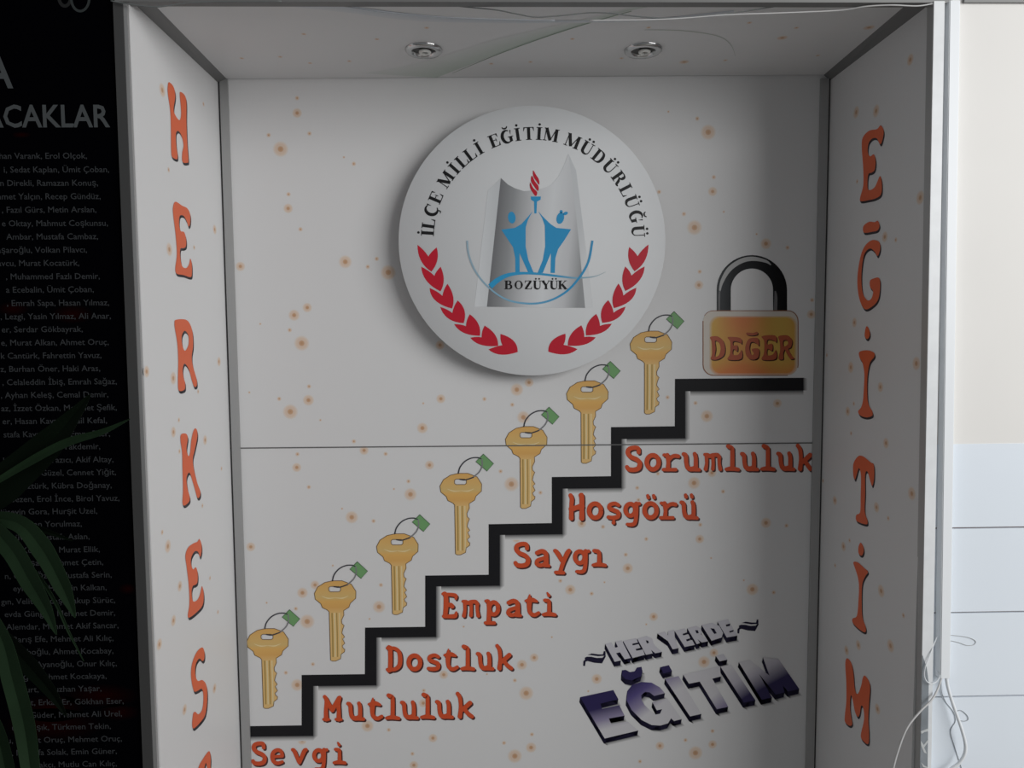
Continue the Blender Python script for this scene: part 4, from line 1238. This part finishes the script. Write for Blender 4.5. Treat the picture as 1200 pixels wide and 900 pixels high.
NAMES = [("İlhan Varank, Erol Olçok,", 102, 182), ("i, Sedat Kaplan, Ümit Çoban,", 128, 198), ("n Direkli, Ramazan Konuş,", 115, 213.7), ("hmet Yalçın, Recep Gündüz,", 118, 229.4), (", Fazıl Gürs, Metin Arslan,", 113, 245),
         ("e Oktay, Mahmut Coşkunsu,", 126.5, 260.8), ("Ambar, Mustafa Cambaz,", 115, 276.4), ("aşaroğlu, Volkan Pilavcı,", 102, 292), ("avcu, Murat Kocatürk,", 93, 307.5), (", Muhammed Fazlı Demir,", 117, 323), ("a Ecebalin, Ümit Çoban,", 110, 338.5),
         (", Emrah Sapa, Hasan Yılmaz,", 128, 354), (", Lezgi, Yasin Yılmaz, Ali Anar,", 130, 369.6), ("er, Serdar Gökbayrak,", 97, 385), ("e, Murat Alkan, Ahmet Oruç,", 127.5, 400.2), ("k Cantürk, Fahrettin Yavuz,", 119, 415.6), ("z, Burhan Öner, Haki Aras,", 117.5, 431),
         (", Celaleddin İbiş, Emrah Sağaz,", 137, 446.3), (", Ayhan Keleş, Cemal Demir,", 127, 461.5), ("az, İzzet Özkan, Mehmet Şefik,", 137, 476.8), ("er, Hasan Kaya, İsmail Kefal,", 125.5, 492), ("stafa Kaya, Yunus Emre Ezer,", 129, 507.4), ("zar, Ömer Takdemir,", 117.5, 522.4),
         ("lar, Alpaslan Yazıcı, Akif Altay,", 133, 537.6), ("en, Önder Güzel, Cennet Yiğit,", 136, 552.6), ("letin Öztürk, Kübra Doğanay,", 131, 567.8), ("net Sezen, Erol İnce, Birol Yavuz,", 140, 583), ("Hüseyin Gora, Hurşit Uzel,", 114, 598), ("ren, Hakan Yorulmaz,", 96, 613),
         ("güven, Mustafa Aslan,", 105, 628), ("z Kocatilki, Murat Ellik,", 117, 643), ("şan, Mehmet Çetin,", 121, 658), ("n, Ozan Özen, Mustafa Serin,", 131, 672.8), ("eyin Gül, Hüseyin Kalkan,", 125, 687.6), ("gın, Velit Bekdaş, Yakup Sürüc,", 135, 702.5),
         ("evda Güngör, Mehmet Demir,", 135, 717.3), ("Alemdar, Mehmet Akif Sancar,", 139, 732.1), ("r, Barış Efe, Mehmet Ali Kılıç,", 133, 747), ("Eryüboğlu, Ahmet Kocabay,", 133, 761.8), ("r Engin Ayanoğlu, Onur Kılıç,", 137, 776.5), ("ndoğdu, Ahmet Kocakaya,", 125, 791.3),
         ("kurt, Oğuzhan Yaşar,", 119, 806), ("et, Erkan Er, Gökhan Eser,", 145, 820.7), ("n Güder, Mehmet Ali Urel,", 143, 835.5), ("ud Er Işık, Türkmen Tekin,", 130, 850.1), ("ru, Ahmet Oruç, Mehmet Oruç,", 143, 864.7), ("e, Mustafa Solak, Emin Güner,", 137, 879.3), ("t Bıçakçı, Mutlu Can Kılıç,", 137, 893.9)]
mb = MB()
for s, xr, yc in NAMES:
    banner_text(mb, s, xr, yc + 3.8, 7.3, M_BTEXT)
mb.build('names_lettering', ban, 'rows of small grey names')
mb = MB()
banner_text(mb, 'ACAKLAR', 129.2, 148.5, 26.5, M_BHEAD, 148)
banner_text(mb, 'A', 15.5, 102.5, 40, M_BHEAD, 33)
mb.build('heading_lettering', ban, 'large grey heading ending ACAKLAR')

# ------------------------------------------------------------------ cable duct and wires
def dpt(px, py, out):
    return Plane((0, -D - out, 0), (0, -1, 0)).on(px, py)
mb = MB()
top_z = FRONT.on(1110, 6).z
A0, A1 = dpt(1112.5, 8, .020), dpt(1101.7, 793, .020)
B0, B1 = dpt(1125, 8, .020), dpt(1113.2, 795, .020)
fr = [line3(A0, A1, top_z), line3(B0, B1, top_z), B1, A1]
zend = min(A1.z, B1.z)
fr[2] = line3(B0, B1, zend); fr[3] = line3(A0, A1, zend)
bk = [Vector((p.x, -D - .0015, p.z)) for p in fr]
mb.prism(fr, bk, M_PLASTIC)
duct = mb.build('cable_duct', None, None, Vector((fr[3].x, -D, zend)))
tag(duct, 'white plastic cable duct running up the pale wall', 'cable duct')
mb = MB()
lid = [fr[0] + Vector((.0015, -.0012, 0)), fr[1] + Vector((-.0015, -.0012, 0)), fr[2] + Vector((-.0015, -.0012, .001)), fr[3] + Vector((.0015, -.0012, .001))]
mb.prism(lid, [p + Vector((0, .0012, 0)) for p in lid], M_PLASTIC)
mb.build('duct_cover', duct)


def wire(name, pts, r, m, label, cat, outs, group=None):
    P2 = catmull([(p[0], p[1]) for p in pts], 8)
    if not isinstance(outs, (list, tuple)):
        outs = [outs] * len(pts)
    O2 = interp(outs, 8, len(pts))
    P3 = [dpt(q.x, q.y, o) for q, o in zip(P2, O2)]
    mb = MB()
    mb.tube(P3, r, m, 8)
    o = mb.build(name, None, None, P3[-1])
    tag(o, label, cat, group)
    return o


wire('cable', [(1108.5, 790), (1111, 806), (1117, 826), (1128, 858), (1131.5, 878), (1125, 893), (1110, 905), (1090, 925), (1085, 960)], .0035, M_PLASTIC, 'thick white cable hanging in a curve from the duct end', 'cable', [.014, .016, .02, .024, .024, .022, .02, .015, .012])
wire('cable', [(1103.8, 792), (1099.5, 806), (1092, 820), (1078, 834), (1063, 853), (1053, 878), (1046, 905), (1040, 950)], .0021, mat('cable_white', (0.6, 0.6, 0.6, 1), .35), 'thinner pale cable swinging from the duct end across the shaded panel', 'cable', [.012, .02, .03, .036, .04, .04, .04, .03])
wire('wire', [(1098, 746), (1091, 764), (1084, 783), (1084, 795), (1090, 801), (1097, 799), (1101.5, 792), (1099, 788.5), (1096.5, 786)], .0010, M_PLASTIC, 'thin wire loop curling out on the shaded side of the duct', 'wire', [.012, .021, .024, .025, .025, .023, .020, .015, .010])
wire('wire', [(1110, 744), (1130, 746), (1140, 749), (1143.5, 752.5), (1140, 756), (1132, 756), (1124, 753), (1110, 750)], .0006, mat('wire_grey', (0.45, 0.46, 0.46, 1), .5), 'thin grey wire loop lying on the tiles beside the duct', 'wire', .002)
wire('wire', [(1103.5, 792), (1103, 808), (1108, 822), (1117, 834), (1119.5, 845), (1114, 857), (1119, 876), (1128, 905), (1132, 930)], .0007, mat('wire_grey_dim', (0.38, 0.40, 0.42, 1), .5), 'thin kinked wire dropping behind the thick cable', 'wire', [.008, .003, .002, .002, .002, .002, .002, .002, .002])
wire('wire', [(1120, 834), (1126, 832.5), (1133, 838), (1134.5, 843), (1131, 845), (1126, 844.5), (1122, 842)], .0007, mat('wire_grey2', (0.38, 0.40, 0.42, 1), .5), 'short curled wire end beside the thick cable', 'wire', .002)

# slack wires along the overhead beam
wire('wire', [(500, 2), (540, 7.5), (580, 11.5), (604, 16), (628, 20), (660, 18), (690, 15), (715, 15.5), (750, 19.5), (785, 21), (830, 18.5), (880, 12), (930, 4), (950, 0)], .0013, M_WIREDK, 'dark grey slack wire drooping under the overhead beam', 'wire', -0.012)
wire('wire', [(345, 2), (400, 7), (450, 14), (520, 20), (580, 22.5), (650, 24)], .0010, mat('wire_blue_grey', (0.33, 0.35, 0.38, 1), .4), 'bluish wire hanging under the beam near the green wave', 'wire', -0.012)
wire('wire', [(690, 24), (780, 22.5), (850, 17.5), (920, 15), (985, 12), (1015, 7.5), (1045, 6), (1075, 7), (1095, 4), (1112, 2.5)], .0014, M_WIRE, 'pale wire running under the beam to the duct top', 'wire', [-.012, -.012, -.012, -.012, -.010, .004, .014, .016, .016, .012])
wire('wire', [(130, 1), (160, 6), (185, 8), (215, 4), (250, 2), (330, 1.5)], .0014, M_WIREDK, 'grey wire sagging at the beam end above the H', 'wire', .016)

# ------------------------------------------------------------------ potted plant before the banner
PD = .20
root_x = dpt(-75, 700, PD).x
plant = empty('potted_plant', Vector((root_x, -D - PD, 0)))
tag(plant, 'potted plant with long dark green strap leaves in front of the black banner', 'plant')
M_LEAF = noisy(mat('leaf_dark', (0.0028, 0.0065, 0.003, 1), 0.6, 0, 0.05), 8, 0.35)  # both leaf greens darkened, with the shade of this side in the colour
M_LEAF2 = noisy(mat('leaf_green', (0.018, 0.038, 0.018, 1), 0.6, 0, 0.05), 8, 0.35)
M_POT = mat('terracotta', (0.32, 0.13, 0.07, 1), 0.8)
M_SOIL = mat('soil', (0.03, 0.02, 0.015, 1), 0.9)
mb = MB()
b0 = Vector((root_x, -D - PD, 0))
mb.lathe(b0, (0, 0, 1), (1, 0, 0), [(0.001, 0), (.095, 0), (.13, .22), (.14, .22), (.14, .26), (.125, .26), (.12, .235)], M_POT, 32)
mb.build('pot', plant)
mb = MB()
mb.lathe(b0, (0, 0, 1), (1, 0, 0), [(.12, .235), (.06, .243), (.0005, .24)], M_SOIL, 24)
mb.build('soil', plant)
mb = MB()
stem_top = dpt(-70, 560, PD)
mb.tube([b0 + Vector((0, 0, .23)), b0 + Vector((.01, 0, .5)), b0 + Vector((-.005, 0, .8)), Vector((root_x, -D - PD, stem_top.z))], [.014, .012, .010, .006], mat('stem_brown', (0.06, 0.05, 0.025, 1), .7), 10)
mb.build('stem', plant)


def leaf(pts, ws, depth, m):
    """strap leaf: shallow V section along a curve, rooted on the stem"""
    P2 = catmull(pts, 6)
    W2 = interp(ws, 6, len(pts))
    n = len(P2)
    mb = MB()
    rowsv = []
    for i in range(n):
        t = i / (n - 1)
        d = P2[min(i + 1, n - 1)] - P2[max(i - 1, 0)]
        d.normalize()
        nn = Vector((-d.y, d.x)) * W2[i] / 2
        out = PD + depth * t
        a_, c_, b_ = P2[i] + nn, P2[i], P2[i] - nn
        rowsv.append([dpt(a_.x, a_.y, out), dpt(c_.x, c_.y, out - min(.006, W2[i] * .0003)), dpt(b_.x, b_.y, out)])
    th = Vector((0, .0009, 0))
    V = [p for r in rowsv for p in r] + [p + th for r in rowsv for p in r]
    o_ = 3 * n
    Fs = []
    for i in range(n - 1):
        for k in range(2):
            q = (i * 3 + k, i * 3 + k + 1, i * 3 + 4 + k, i * 3 + 3 + k)
            Fs.append(q)
            Fs.append(tuple(o_ + j for j in reversed(q)))
        for k in (0, 2):
            Fs.append((i * 3 + k, i * 3 + 3 + k, o_ + i * 3 + 3 + k, o_ + i * 3 + k))
    mb.mesh(V, Fs, m, False)
    mb.build('leaf', plant)


leaf([(-75, 640), (-40, 605), (5, 567), (55, 522), (85, 488), (106, 462)], [6, 34, 46, 36, 18, 1], .02, M_LEAF)
leaf([(-75, 620), (-20, 575), (40, 538), (80, 518), (120, 506), (152, 491)], [3, 6, 10, 10, 7, 1], .06, M_LEAF2)
leaf([(-75, 650), (-30, 612), (18, 612), (48, 642), (74, 690), (88, 724)], [5, 14, 20, 26, 20, 1], .10, M_LEAF2)
leaf([(-75, 660), (-25, 615), (10, 640), (35, 682), (54, 715), (66, 744)], [5, 16, 26, 24, 15, 1], .12, M_LEAF2)
leaf([(-75, 640), (-30, 612), (10, 613), (45, 620), (85, 634)], [3, 8, 9, 8, 1], .05, M_LEAF)
leaf([(-75, 690), (-30, 720), (5, 750), (35, 782), (60, 812), (78, 840)], [5, 14, 20, 22, 14, 1], .06, M_LEAF)
leaf([(-75, 700), (-30, 705), (0, 745), (14, 795), (28, 850), (36, 905), (40, 940)], [5, 16, 20, 26, 26, 22, 4], .14, M_LEAF2)
leaf([(-75, 650), (0, 640), (40, 670), (64, 705), (80, 740), (98, 775)], [2, 4, 5, 4, 3, .6], .07, M_LEAF2)
leaf([(-75, 760), (-40, 800), (-8, 850), (6, 900), (14, 950)], [5, 14, 20, 22, 4], .10, M_LEAF2)
